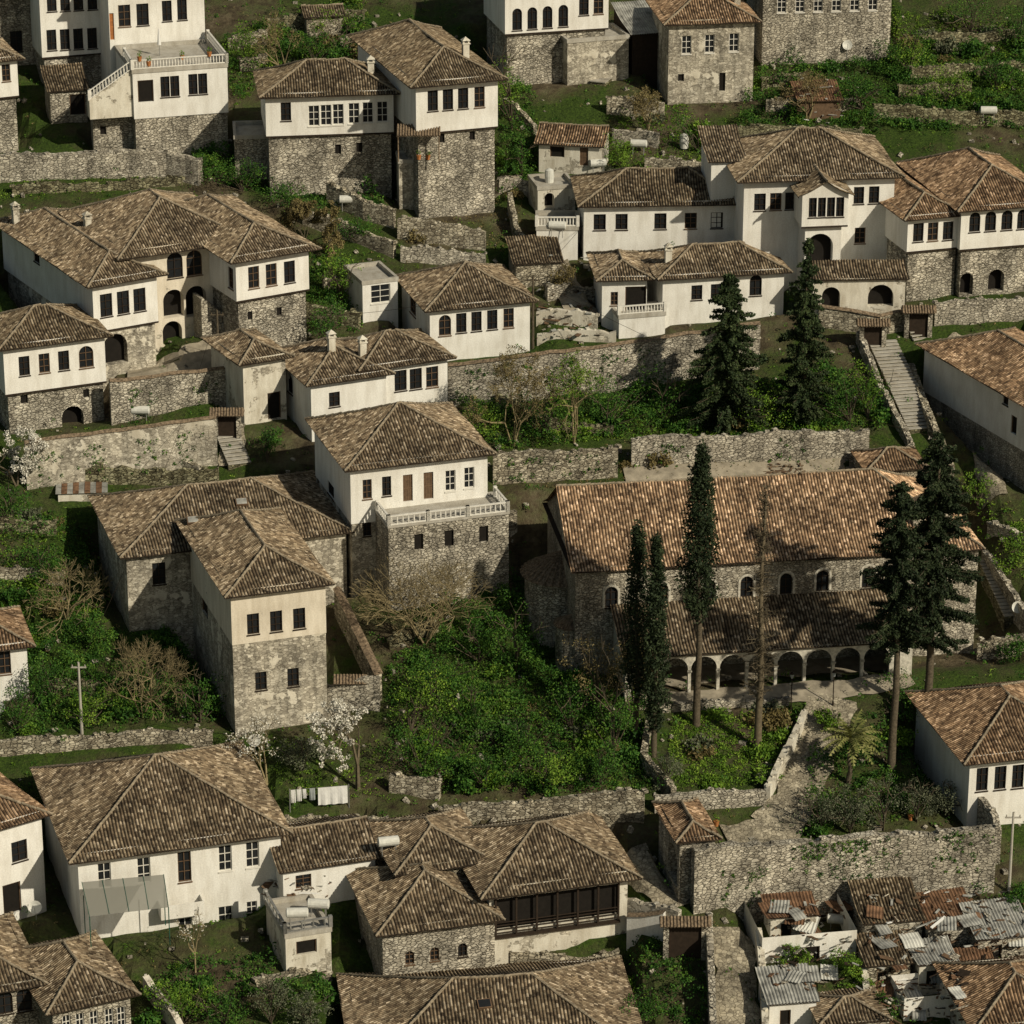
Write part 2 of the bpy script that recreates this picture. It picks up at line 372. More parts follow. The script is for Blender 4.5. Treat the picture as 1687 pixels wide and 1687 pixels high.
    if roof in('flat','open'):
        mb=MB(); zz=zt-.3 if roof=='flat' else zt-.02; mb.quad((.1,.1,zz),(W-.1,.1,zz),(W-.1,d-.1,zz),(.1,d-.1,zz))
        t0=zt-.32 if roof=='flat' else zt-.12
        for b in ((-.08,W+.08,-.08,.2),(-.08,W+.08,d-.2,d+.08),(-.08,.2,.202,d-.202),(W-.2,W+.08,.202,d-.202)): mb.box(*b,t0,zt+.06)
        mb.obj('roof',['concrete'],H.o,R)
    elif roof:
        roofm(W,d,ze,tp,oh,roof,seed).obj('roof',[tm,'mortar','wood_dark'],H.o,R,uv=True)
        for (fu,fv,hh) in ch:
            x,y=fu*W,fv*d
            if roof=='hip': q=min(x+oh,W-x+oh,y+oh,d-y+oh)
            elif roof=='gabV': q=min(x+oh,W-x+oh)
            else: q=min(y+oh,d-y+oh)
            z=ze+q*tp; mb=MB(); mb.box(x-.3,x+.3,y-.25,y+.25,z-.5,z+hh)
            mb.box(x-.38,x+.38,y-.33,y+.33,z+hh,z+hh+.1)
            for sx in(-.25,.25): mb.box(x+sx-.08,x+sx+.08,y-.22,y+.22,z+hh+.1,z+hh+.35)
            mb.add([(x-.4,y-.35,z+hh+.35),(x+.4,y-.35,z+hh+.35),(x+.4,y+.35,z+hh+.35),(x-.4,y+.35,z+hh+.35),(x,y,z+hh+.7)],[(0,1,4),(1,2,4),(2,3,4),(3,0,4),(0,1,2,3)])
            mb.obj('chimney',['plaster_old'],H.o,R)
    H.M=M;H.R=R;H.W=W;H.D=d;H.h=h;H.zt=zt
    return H
def row(xs,y0,y1,w,h,k='d'):
    a,b=xs[0],xs[-1]
    return [(x,y0+(y1-y0)*((x-a)/(b-a) if b!=a else 0),w,h,k) for x in xs]
def balus(H,R,pts,hh=.85,sp=.28,nm='balustrade',mat='white_paint',z=0):
    mb=MB(); pts=[p if len(p)==3 else (*p,z) for p in pts]
    for p,q in zip(pts,pts[1:]):
        p=Vector(p);q=Vector(q); dz=q.z-p.z; L=math.hypot(q.x-p.x,q.y-p.y); ang=math.atan2(q.y-p.y,q.x-p.x); X=Matrix.Translation(p)@Matrix.Rotation(ang,4,'Z')@Matrix(((1,0,0,0),(0,1,0,0),(dz/L,0,1,0),(0,0,0,1)))
        mb.box(0,L,-.09,.09,hh-.1,hh,0,X); mb.box(0,L,-.07,.07,0.01,.1,0,X)
        n=int(L/sp)
        for i in range(n):
            x=(i+.5)*L/n
            mb.tube(X@Vector((x,0,.1)),X@Vector((x,0,hh*.45)),.045,.08,5); mb.tube(X@Vector((x,0,hh*.45)),X@Vector((x,0,hh-.1)),.08,.04,5)
        for x in (0,L): mb.box(x-.14,x+.14,-.14,.14,-.02,hh+.08,0,X)
    return mb.obj(nm,[mat],H.o,R)
# ================================================================= HOUSES
h=HS('white three storey house with rows of tall dark windows')
blk(h,(62,-52),(172,-60),12,8,F=row([85,107,129,152],66,63,16,34)+row([85,107,129,152],2,-1,16,34),hs=3,sm='stone_light')
blk(h,(177,-25),(335,-36),12.3,6,F=[(181,44,14,44,'O')]+row([205,235],26,24,20,36)+row([275,300],18,16,16,34),roof='hip')
h=HS('white terrace house with balustrade over pale stone base')
blk(h,(218,116),(374,105),9,9.6,roof='flat',F=row([272,288],143,142,15,34)+row([318,334],139,138,15,34)+[(240,150,26,36,'o')],hs=4.2,ins=.1,sm='stone_light',mg=1.5)
balus(h,h.R,[(0.1,h.D*.5),(-.0,0.1),(h.W,0.1),(h.W,h.D-.2)],.9,z=h.zt+.07)
Rt=h.R; zt_=h.zt
mb=MB()
for i in range(12): mb.box(-.35*(i+1),-.35*i,.3,1.8,zt_-4.6,zt_-.1-i*.22)
mb.obj('stairway',['plaster_old'],h.o,Rt)
balus(h,Rt,[(-4.2,.2,zt_-2.6),(-.05,.2,zt_+.07)],.9)
blk(h,(152,188),(240,184),4,4,roof='flat',wm='stone_light',mg=1.5,F=[(170,215,10,14,'o')])
balus(h,h.R,[(0,.1),(h.W,.1)],.9,z=h.zt+.07)
h=HS('small stone lean to with tiled roof below terrace','shed','shed'); blk(h,(82,152),(142,148),3.2,4,wm='stone_light',roof='shed',pit=18,oh=.3,tm='tile_dark',F=[(128,172,26,34,'o')],mg=1)
h=HS('small white house with tiled roof above a stone base'); blk(h,(-70,110),(28,100),9,7,hs=5.5,F=[(10,120,14,28,'d')],sm='stone_light')
h=HS('stone house with a single small dark window'); blk(h,(-60,0),(58,-8),7,8,wm='stone_light',F=[(27,68,20,34,'d')])
h=HS('white upper floor house with wide window band over tall stone base')
blk(h,(437,163),(648,156),9.6,8.5,hs=5.9,tm='tile_dark',sm='stone_light',F=[(471,184,17,30,'d')]+row([517,537,557,583,606,630],191,184,18,34,'w')+row([557,592],246,243,10,16,'o'),ch=[(.85,.4,.9)],pit=25)
blk(h,(386,224),(505,221),4.2,5,roof='flat',wm='stone_light',mg=1)
h=HS('tall white house with long dark tiled roof on high stone base')
blk(h,(685,146),(820,134),12.8,19,hs=8.4,tm='tile_dark',sm='stone_light',F=row([713,738,763,790],166,160,17,34)+row([728,778],228,224,9,14,'o'),ch=[(.8,.25,1.1)],pit=26,oh=.8)
blk(h,(657,264),(724,262),4.8,3,roof='flat',wm='plaster_peel',mg=1)
h=HS('white house with arched windows on a stone ground floor')
blk(h,(832,-28),(1003,-38),10.5,9,hs=5.3,sm='stone_light',F=row([852,877,902,928],32,26,16,36,'a')+row([962,986],10,8,16,30))
blk(h,(935,66),(1036,58),4.6,5,roof='flat',wm='plaster_peel',mg=1)
h=HS('dark timber lean to with sloping metal roof','shed','shed'); blk(h,(1042,58),(1096,54),4,6,wm='wood_dark',roof='shed',pit=15,oh=.3,tm='sheet',mg=1)
h=HS('whitewashed stone house with three white framed windows')
blk(h,(1102,43),(1243,38),7.9,9,wm='plaster_peel',F=row([1131,1169,1209],74,70,16,30,'w')+[(1122,128,10,12,'o'),(1190,135,10,30,'o')],ch=[(.9,.5,1)],pit=27,tm='tile_red')
h=HS('long stone house with row of small white windows'); blk(h,(1258,-22),(1470,-28),8,9,wm='stone_light',F=row([1288,1318,1348,1378,1408,1438],8,4,15,26,'w'))
h=HS('small whitewashed shed house with a tiled roof'); blk(h,(888,238),(990,243),2.8,5,wm='plaster_old',F=[(918,250,24,18,'o'),(962,258,14,30,'D')],roof='gab',tm='tile_red',oh=.4)
h=HS('small flat roofed white block with arched opening','shed','shed'); blk(h,(886,308),(948,304),2.8,4,wm='plaster_old',roof='flat',F=[(905,330,16,24,'A')],mg=1)
h=HS('long single storey white house with five dark square windows')
blk(h,(962,342),(1216,338),5.2,8.5,F=row([988,1024,1088,1138,1181],366,363,20,26),tm='tile_dark',mg=1.5)
blk(h,(884,374),(952,374),3.2,5,roof='flat',mg=1); balus(h,h.R,[(0,.1),(h.W,.1)],.9,z=h.zt+.07)
h=HS('white mansion with central projecting bay and arched ground floor')
blk(h,(1226,302),(1474,294),9.4,12,F=row([1252,1278,1303],333,331,19,28)+row([1415,1440],322,321,17,28)+[(1417,388,18,26,'d')],pit=24,oh=.8,drop=.5)
blk(h,(1322,326),(1398,323),9.6,5,F=row([1339,1354,1369,1384],342,341,13,32)+[(1350,412,44,54,'A')],pit=28,tm='tile_dark',roof='gabV',oh=.5,hs=6.8,ins=.45,sm='plaster')
blk(h,(1172,268),(1224,266),8.6,5,roof='shed',pit=18,oh=.4)
blk(h,(1340,462),(1492,460),4.2,2.5,roof='shed',pit=16,oh=.3,wm='plaster_old',F=[(1369,492,30,38,'A'),(1451,487,42,36,'A')],mg=1)
h=HS('large white house with wide tiled roof and arched basement doors')
blk(h,(1496,364),(1583,356),7.8,15,F=row([1513,1537,1562],383,380,17,30),hs=4.8,sm='stone_light',tm='tile_red')
blk(h,(1584,350),(1740,338),8.2,15,F=row([1606,1632,1659,1685],366,361,18,32,'a')+row([1590,1641],468,462,26,36,'A'),hs=4.6,sm='stone_light',tm='tile_red',pit=26)
h=HS('low white house with covered porch and tiled roof')
blk(h,(1092,462),(1292,450),4.3,7,F=row([1148,1180],482,480,18,24)+[(1245,470,20,34,'a')],mg=1.5,ch=[(.1,.4,.9)])
blk(h,(992,464),(1066,462),4.1,7,F=[(1048,492,36,40,'o'),(1012,492,12,22,'d')],mg=1.5,roof='hip',pit=22)
blk(h,(1020,520),(1096,514),2.2,3,roof='flat',mg=1); balus(h,h.R,[(0,.1),(h.W,.1)],.8,z=h.zt+.07)
# mansion upper left
h=HS('large white mansion with two projecting wings and stone arches')
blk(h,(388,434),(508,414),8.8,17,hs=5.2,F=row([418,447,477],457,448,18,36)+[(412,520,8,14,'o'),(460,513,8,14,'o')],L=[(380,458,8,34,'d')],tm='tile',sm='stone_light',pit=23,oh=.9)
blk(h,(205,428),(400,400),8.2,14,F=row([288,320],437,433,26,42,'a')+[(286,500,34,46,'A'),(323,496,34,50,'A'),(284,548,32,38,'A')],wm='plaster_cream',pit=25,oh=1.0)
mb=MB(); x=facehit(h.M.inverted(),320,560,'F',0)[0]
for i in range(16): mb.box(x+i*.3,x+(i+1)*.3,-2.1,-.02,-1,4.2-i*.26)
mb.obj('stairway',['stone_light'],h.o,h.R)
blk(h,(152,474),(258,456),8.6,21,hs=4.4,F=row([175,203,230],503,494,20,38)+[(190,575,40,50,'A')],L=[(120,445,10,26,'d'),(60,420,9,24,'d')],sm='plaster_peel',pit=24,oh=.8,ch=[(.1,.9,1.2),(.75,.55,1.2)])
h=HS('white house with four windows over a stone cellar with arched door')
blk(h,(5,578),(172,556),7.8,8,hs=3.7,F=row([40,73,105],603,594,18,32)+[(142,588,24,36,'a'),(120,690,36,42,'A'),(40,658,12,14,'o'),(142,648,10,14,'o')],tm='tile_dark',sm='stone_light')
h=HS('small flat roofed white annex with wide window'); blk(h,(597,464),(655,457),3.9,5,roof='flat',F=[(627,484,32,30,'w')],mg=1)
h=HS('white cottage with pyramid tiled roof and five windows')
blk(h,(708,514),(873,498),4.8,9.5,F=[(733,536,20,34,'a')]+row([760,785,811,838],532,524,17,32),L=[(680,505,10,26,'d')],pit=25)
h=HS('irregular white house with three tiled roofs stepping downhill')
blk(h,(598,612),(737,592),5,7,F=row([660,685,712],627,621,20,34),mg=1.5,ch=[(.1,.3,1)])
blk(h,(512,636),(636,618),5.2,9,F=[(551,658,18,24,'d')],L=[(478,632,8,30,'a')],mg=1.5,ch=[(.45,.35,1.1)])
blk(h,(400,602),(470,590),5.6,7,mg=1.5,tm='tile',F=[(452,668,22,44,'o')],wm='plaster_old')
h=HS('tall white house with balcony terrace over a stone basement block')
blk(h,(577,776),(803,750),10.3,11.5,hs=5.6,ins=.05,F=row([605,637],806,801,15,32)+row([672,706],804,800,16,44,'D')+row([742,773],792,787,17,34,'w')+[(605,872,14,22,'d')],L=[(520,790,10,26,'d'),(545,810,10,26,'d')],wm='plaster',sm='plaster_peel',pit=25)
blk(h,(640,868),(838,844),7.5,4.6,roof='open',wm='stone_light',F=row([690,740,797],893,880,15,26,'o'),mg=1.2)
balus(h,h.R,[(.05,3.5),(.05,.1),(h.W*.33,.1),(h.W*.66,.1),(h.W-.05,.1),(h.W-.05,3.5)],.85,sp=.42,z=h.zt+.07)
h=HS('rambling stone and plaster house with wide brown tiled roofs')
blk(h,(208,919),(570,878),6.6,13,F=[(262,945,22,36,'d')],L=[(150,890,10,24,'o')],wm='plaster_peel',pit=22)
blk(h,(380,984),(536,964),11.8,15.5,F=row([417,455,493],1028,1019,20,34)+row([430,483],1122,1116,19,30),L=[(337,1000,10,24,'o')],wm='plaster_cream',pit=25,hs=7.7,ins=.04,sm='plaster_peel')
h=HS('large white house with big hipped roof and small balcony')
blk(h,(128,1420),(462,1374),6.6,15,F=row([172,237],1443,1434,22,42,'w')+[(304,1428,22,50,'d')]+row([371,416],1414,1408,22,42,'w')+row([372],1515,1515,24,44,'w')+[(305,1520,24,40,'w'),(415,1500,18,30,'w')],pit=25,oh=.8,tm='tile')
mb=MB(); x,_=facehit(h.M.inverted(),300,1460,'F',0); mb.box(x-1.9,x+1.4,-1.2,-.003,h.h-5.2,h.h-5.0); mb.box(x-1.9,x+1.4,-1.2,-1.1,h.h-5.0,h.h-4.1); mb.box(x-1.9,x-1.8,-1.098,-.003,h.h-5.0,h.h-4.1); mb.box(x+1.3,x+1.4,-1.098,-.003,h.h-5.0,h.h-4.1); mb.obj('balcony',['plaster'],h.o,h.R)
h=HS('white house with dark square window beside bigger house'); blk(h,(-70,1385),(68,1345),8,12,F=[(32,1402,26,34,'d'),(20,1480,30,50,'o')],tm='tile_red')
h=HS('white cottage at a garden with pale tiled roof'); blk(h,(-60,1078),(44,1066),4.5,7,F=[(8,1092,20,38,'d')],tm='tile_red')
h=HS('stone house with arched windows and pyramid tiled roof')
blk(h,(86,1668),(214,1640),5,9,F=row([110,132,155,180,200],1690,1676,14,34,'w'),wm='stone_light',pit=26)
blk(h,(-40,1640),(62,1622),5,10,F=row([8,40],1652,1647,26,38,'a'),wm='stone_light',pit=24)
h=HS('concrete flat roofed annex with rooftop tanks','outbuilding','shed'); blk(h,(470,1540),(545,1528),3.4,5.5,roof='flat',wm='plaster_old',F=[(505,1560,34,22,'o')],mg=1); balus(h,h.R,[(0,h.D),(0,.1),(h.W,.1)],.8,sp=.8,z=h.zt+.07,mat='metal')
h=HS('tile roofed house with dark open timber veranda')
blk(h,(806,1478),(1034,1448),4.6,10,F=[(916,1494,205,50,'o')],pit=24,oh=.9,wm='plaster_old')
mb=MB()
for i in range(7): mb.box(h.W*(.04+i*.148)-.07,h.W*(.04+i*.148)+.07,-.3,-.16,1.2,h.h+.3)
for z in (1.6,1.9,2.2,2.45): mb.box(h.W*.04,h.W*.93,-.26,-.2,z,z+.06)
mb.box(h.W*.03,h.W*.94,-.35,-.02,1.2,1.38)
mb.obj('veranda_railing',['wood_dark'],h.o,h.R)
blk(h,(660,1440),(800,1420),4.0,8,pit=23,wm='stone',roof='hip')
h=HS('stone house with three small windows and hipped roof')
blk(h,(630,1540),(815,1516),4.2,9.5,F=row([675,716,762],1578,1565,15,22,'a'),wm='stone_light',L=[(600,1560,8,24,'o')],pit=25)
h=HS('house with broad tiled hipped roof and skylight'); blk(h,(600,1782),(1058,1752),4,14,pit=24,oh=.8,tm='tile')
h=HS('low tiled outbuilding with one small window'); blk(h,(466,1437),(618,1414),3.2,7,F=[(500,1452,26,22,'d')],pit=22,roof='gab',oh=.4)
h=HS('small stone gatehouse with tiled roof at courtyard wall','gatehouse','gatehouse'); blk(h,(1120,1388),(1178,1382),5.2,6,wm='stone_light',L=[(1108,1420,16,60,'A')],oh=.45,tm='tile_red',mg=1)
h=HS('white house with reddish tiled roof and dark windows')
blk(h,(1598,1258),(1800,1236),5.6,12,F=row([1618,1648,1677],1284,1279,19,38),tm='tile_red',pit=24,oh=.8)
h=HS('low house with dark brown tiled roof beside ruins'); blk(h,(1612,1700),(1780,1685),4.5,9,tm='tile_red',pit=25,wm='plaster_old')
h=HS('long white house with reddish roof and side windows')
blk(h,(1716,684),(1866,658),7.6,19,L=[(1605,600,8,20,'d'),(1630,625,8,22,'d'),(1657,655,9,24,'d'),(1670,700,10,30,'o')],hs=3.5,ins=.05,sm='stone_light',tm='tile_red',pit=22)
h=HS('low shed with mossy tiled roof in terraced yard','shed','shed'); blk(h,(850,436),(925,432),2.2,4,wm='stone',roof='shed',pit=16,oh=.3,tm='tile_dark',mg=1)
h=HS('small rough shed among hillside weeds','shed','shed'); blk(h,(1318,168),(1385,166),1.8,3.5,wm='wood',roof='shed',pit=14,oh=.3,tm='rust',mg=1)
h=HS('low stone outhouse with tiled roof in orchard','shed','shed'); blk(h,(505,30),(565,27),2,3.5,wm='stone',roof='gab',pit=20,oh=.3,tm='tile_dark',mg=1)
# church
h=HS('long stone church with red tiled roof and arched portico','church','church')
blk(h,(948,943),(1612,905),7.3,14.5,drop=1.9,roof='hipR',pit=30,oh=.45,wm='stone_small',tm='tile_pale',F=row([1007,1090,1168,1230,1295,1355,1430,1530],984,944,20,34,'a'),mg=6)
Mi=h.M.inverted(); PD=5.4
for cx_,cy_ in zip([1007,1090,1168,1230,1295,1355,1430,1530],np.linspace(984,944,8)):
    mb=MB(); a=facehit(Mi,cx_,cy_+17,'F',0); b=facehit(Mi,cx_,cy_-17,'F',0); r=.62; zc=b[1]-.5
    R1,R0=r+.1,r-.08; out=[(R1,a[1]-zc)]+[(R1*math.cos(math.pi*i/8),R1*math.sin(math.pi*i/8)) for i in range(9)]+[(-R1,a[1]-zc)]; inn=[(R0,a[1]-zc)]+[(R0*math.cos(math.pi*i/8),R0*math.sin(math.pi*i/8)) for i in range(9)]+[(-R0,a[1]-zc)]
    vs=[(a[0]+p,-.05,zc+q) for p,q in out]+[(a[0]+p,-.05,zc+q) for p,q in inn]+[(a[0]+p,.02,zc+q) for p,q in out]; n=len(out)
    mb.add(vs,[(i,i+1,n+i+1,n+i) for i in range(n-1)]+[(i,i+1,2*n+i+1,2*n+i) for i in range(n-1)])
    mb.obj('window_surround',['trim_stone'],h.o,h.R)
u1=facehit(Mi,1030,1100,'F',-PD)[0]; u2=facehit(Mi,1503,1080,'F',-PD)[0]
mb=MB(); cx=[1065+i*47.3 for i in range(9)]; ze=3.9; hol=[]
for c in cx:
    a=facehit(Mi,c-21.2,1110,'F',-PD)[0]; b=facehit(Mi,c+21.2,1110,'F',-PD)[0]; hol.append((a,b,.36,3.6,True))
panel(mb,lambda u,z,q:(u,-PD+q,z),u1,u2,-2.5,ze+.1,hol,0,.4)
panel(mb,lambda u,z,q:(u,-PD+.4,z),u1,u2,-2.5,ze+.1,hol,0,.0)
panel(mb,lambda u,z,q:(u1,u,z),-PD,-.01,-2.5,ze,[]); panel(mb,lambda u,z,q:(u2,u,z),-PD,-.01,-2.5,ze,[])
mb.add([(u2,-PD,ze),(u2,-.01,ze),(u2,-.01,ze+2.2)],[(0,1,2)]); mb.add([(u1,-PD,ze),(u1,-.01,ze),(u1,-.01,ze+2.2)],[(0,1,2)])
mb.quad((u1,-PD,.31),(u2,-PD,.31),(u2,-.02,.31),(u1,-.02,.31),1)
for a,b,_,_,_ in hol:
    for x0,x1 in ((a-.3,a+.06),(b-.06,b+.3)): mb.box(x0,x1,-PD-.06,-PD-.003,2.3,2.48,2)
mb.obj('portico',['trim_stone','path_dirt','trim_stone'],h.o,h.R)
mb=MB(); slope(mb,(u1-.3,-PD-.25),(1,0),(0,1),u2-u1+.6,PD+.24,0,0,ze+.06,.40,3.1); mb.box(u1-.3,u2+.3,-PD-.24,-PD-.18,ze-.06,ze+.02,1)
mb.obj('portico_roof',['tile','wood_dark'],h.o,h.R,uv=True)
for (vc,r,zt) in ((h.D*.5,3.0,6.3),(h.D*.12,1.3,4.0)):
    mb=MB(); n=16; P=[(-r*math.sin(math.pi*i/n),vc-r*math.cos(math.pi*i/n)) for i in range(n+1)]
    for p,q in zip(P,P[1:]):
        mb.quad((*p,-3),(*q,-3),(*q,zt),(*p,zt))
        k=1.12; p2=(p[0]*k,vc+(p[1]-vc)*k); q2=(q[0]*k,vc+(q[1]-vc)*k)
        mb.add([(*p2,zt-.05),(*q2,zt-.05),(0.02,vc,zt+r*.6)],[(0,1,2)],1)
        mb.tube((*p2,zt),(0.02,vc,zt+r*.6),.1,.05,5,1)
    mb.obj('apse',['stone_light','tilecap'],h.o,h.R)
mb=MB(); xb=h.W-3.4
panel(mb,lambda u,z,q:(u,2+q,z),xb-1.6,xb+1.6,h.zt-1,h.zt+3.3,[(xb-.6,xb+.6,h.zt+1.2,h.zt+3,True)],0,.5)
panel(mb,lambda u,z,q:(u,2.5,z),xb-1.6,xb+1.6,h.zt-1,h.zt+3.3,[(xb-.6,xb+.6,h.zt+1.2,h.zt+3,True)],0,0)
for x in(-1.6,1.6): mb.quad((xb+x,2,h.zt-1),(xb+x,2.5,h.zt-1),(xb+x,2.5,h.zt+3.3),(xb+x,2,h.zt+3.3))
mb.add([(xb-1.8,1.85,h.zt+3.3),(xb+1.8,1.85,h.zt+3.3),(xb+1.8,2.65,h.zt+3.3),(xb-1.8,2.65,h.zt+3.3),(xb,1.85,h.zt+4.1),(xb,2.65,h.zt+4.1)],[(0,1,4),(3,2,5),(0,4,5,3),(1,2,5,4),(0,1,2,3)],1)
mb.obj('bell_gable',['stone_small','tilecap'],h.o,h.R)
PADS.append((h.o.location.x,h.o.location.y,math.cos(.13),math.sin(.13),h.W,.1,h.o.location.z,7))
h=HS('low outbuilding with reddish tiled roof behind the church','outbuilding','shed'); blk(h,(1430,778),(1526,772),2.4,4.5,wm='stone',tm='tile_red',oh=.3,mg=1)
h=HS('roofless white walled ruin full of debris','ruined_house','ruin')
blk(h,(1256,1545),(1412,1532),2.2,6,roof=None,wm='plaster',F=[(1330,1580,40,40,'o')],mg=1)
for lab,A,B,hh,d,tm,wm,pit in (('half collapsed shed with corrugated grey roof',(1268,1655),(1345,1649),1.9,3.6,'sheet','plaster',12),('broken shed with rusty metal roof',(1270,1512),(1345,1507),1.6,2.4,'rust','plaster_old',10),
 ('crumbling stone ruin with sagging tiled roof',(1425,1522),(1520,1515),2.0,4.5,'tile_dark','stone_light',12),('low shed with patched rusty sheet roof',(1530,1530),(1610,1522),1.7,4,'rust','stone_light',9),('low shed with pale corrugated roof',(1612,1548),(1700,1540),1.8,4,'sheet','stone_light',10),
 ('collapsed shed with brown tiles among rubble',(1430,1592),(1500,1586),1.5,3,'tile_dark','stone',14),('tiny lean to covered by grey sheets',(1515,1590),(1575,1584),1.6,2.6,'sheet','plaster_old',9),('rusty roofed hut at ruin edge',(1590,1600),(1640,1596),1.4,2.4,'rust','stone',8)):
    h=HS(lab,'ruined_house','ruin'); blk(h,A,B,hh,d,roof='shed',pit=pit,oh=.25,wm=wm,tm=tm,F=[((A[0]*2+B[0])/3,A[1]+22,18,26,'o')],mg=1)
h=HS('low shed with brown tiled roof beside rubble','shed','shed'); blk(h,(1352,1690),(1465,1680),2,4.5,roof='hip',pit=18,oh=.2,wm='stone_light',mg=1)
h=HS('stump of white plastered wall inside rubble','ruined_house','ruin')
blk(h,(1490,1645),(1570,1637),1.8,3.4,roof=None,wm='plaster',mg=1)
# ================================================================= WALLS
def swall(label,pts,hh,th=.5,mat='stone',cap=False,jit=.15,name='stone_wall'):
    Q=[hit(px,py,hh)[0] for px,py in pts]; C=[]
    for a,b in zip(Q,Q[1:]):
        n=max(1,int(np.linalg.norm(b-a)/(.6 if not cap else 1.2))); C+=[a+(b-a)*i/n for i in range(n)]
    C.append(Q[-1]); mb=MB(); cp=MB(); o=Vector(C[0])-Vector((0,0,hh)); prev=None
    if cap: jit=.08
    for i,c in enumerate(C):
        d=Vector(C[min(i+1,len(C)-1)])-Vector(C[max(i-1,0)]); d.z=0; d.normalize(); nn=Vector((-d.y,d.x,0))*th/2
        j=Vector((0,0,rnd.uniform(-jit,jit)+(.12*math.sin(i*.37) if not cap else 0))); c=Vector(c)-o; g=float(T(C[i][0],C[i][1]))-o.z-1.5; lo=min(c.z-hh-1.2,g)
        A=[c-nn+j,c+nn+j,Vector((c.x+nn.x,c.y+nn.y,lo)),Vector((c.x-nn.x,c.y-nn.y,lo))]
        B=[c-nn*1.5+j+Vector((0,0,.01)),c+j+Vector((0,0,.2)),c+nn*1.5+j+Vector((0,0,.01))]
        if prev:
            a,b=prev
            mb.quad(a[0],A[0],A[3],a[3]); mb.quad(a[1],A[1],A[2],a[2]); mb.quad(a[0],A[0],A[1],a[1])
            if cap: cp.quad(b[0],B[0],B[1],b[1]); cp.quad(b[1],B[1],B[2],b[2]); cp.quad(b[0],B[0],B[2],b[2])
        else: mb.quad(*A)
        if not cap and rnd.random()<.6:
            s=rnd.uniform(.08,.2); X=Matrix.Translation(c+j)@Matrix.Rotation(rnd.uniform(0,3),4,'Z'); mb.box(-s*1.3,s*1.3,-s,s,-.1,s*.8,0,X)
        prev=(A,B)
    mb.quad(*prev[0]); ob=mb.obj(name,[mat],None,Matrix.Translation(o)); tag(ob,label,'wall')
    if cap: cp.obj('coping',['tilecap'],ob)
    return ob
W=swall
W('long rubble retaining wall topped with tiles',[(738,602),(860,586),(1000,570),(1130,550),(1252,532)],4.2,cap=True,mat='stone_light')
W('low mossy stone garden wall',[(812,748),(1018,738)],2.6,mat='stone')
W('pale stone terrace wall behind the church',[(1040,722),(1240,714),(1432,708)],2.6,mat='stone_light')
W('stone wall below the mansion courtyard',[(180,628),(375,606)],4,cap=True,mat='stone_light')
W('weathered stone retaining wall with plaster traces',[(40,728),(200,708),(356,688)],4.2,mat='plaster_peel',cap=True)
W('thick stone wall along upper lane',[(-20,258),(130,250),(275,248),(330,262)],2.4,th=1,mat='stone_light')
W('stone terrace wall under small gardens',[(655,358),(800,378)],2)
W('stone wall running downhill beside lane',[(555,968),(590,1040),(624,1110)],2.4,cap=True)
W('stone wall at the foot of the ivy slope',[(722,1332),(900,1316),(1062,1302)],2.6)
W('low stone wall along garden edge',[(-10,1222),(170,1208),(350,1204)],1.1)
W('high stone retaining wall with ivy patches',[(1142,1397),(1300,1386),(1480,1374),(1642,1364)],5.2,th=.8,mat='stone_light')
W('stone wall turning the corner of the court',[(1645,1366),(1640,1345),(1600,1290)],3,mat='stone_light')
W('low garden wall around church lawn',[(1078,1312),(1262,1298)],1.3,mat='stone_light')
W('low pale wall following the cobbled path',[(1264,1296),(1300,1225),(1326,1168)],1.1,mat='plaster_old')
W('stone wall beside steep stairway',[(1500,726),(1455,640),(1415,545)],1.1,th=.5,mat='stone_light')
W('stone wall on the far side of the stairway',[(1568,770),(1535,690),(1500,600)],1.4,th=.6)
W('stone wall along houses with arched cellar doors',[(1540,500),(1700,488)],2,mat='stone_light')
W('old stone wall beside church stairs',[(1622,905),(1660,960),(1705,1025)],1.8,mat='stone_light')
W('stone wall on weedy upper hillside',[(1440,172),(1560,180),(1700,186)],1.4,mat='stone_dark')
W('stone wall below overgrown hillside',[(1180,215),(1300,205),(1420,215)],1.5,mat='stone_dark')
W('curved stone wall near lane',[(540,300),(600,330),(650,345)],1.8)
W('small wall with tiles by courtyard gate',[(1035,1508),(1095,1504)],2.2,cap=True,mat='plaster')
W('brick topped wall beside narrow street',[(1168,1510),(1172,1600),(1176,1700)],2.2,mat='stone_light')
W('rough wall along narrow cobbled street',[(1250,1530),(1258,1610),(1262,1700)],2,mat='plaster_old')
W('plastered boundary wall with gate',[(1020,1480),(1120,1500)],2.6,mat='plaster_peel')
W('low wall next to the fruit tree',[(540,1130),(625,1115)],2.8,mat='stone_light')
W('wall fragment between gardens',[(640,1380),(725,1340)],1.5)
W('stone parapet in front of the portico',[(1085,1162),(1200,1154),(1300,1150)],.5,mat='stone_light')
W('mossy wall at lane above gate',[(1350,505),(1450,520),(1520,505)],1.8,cap=True)
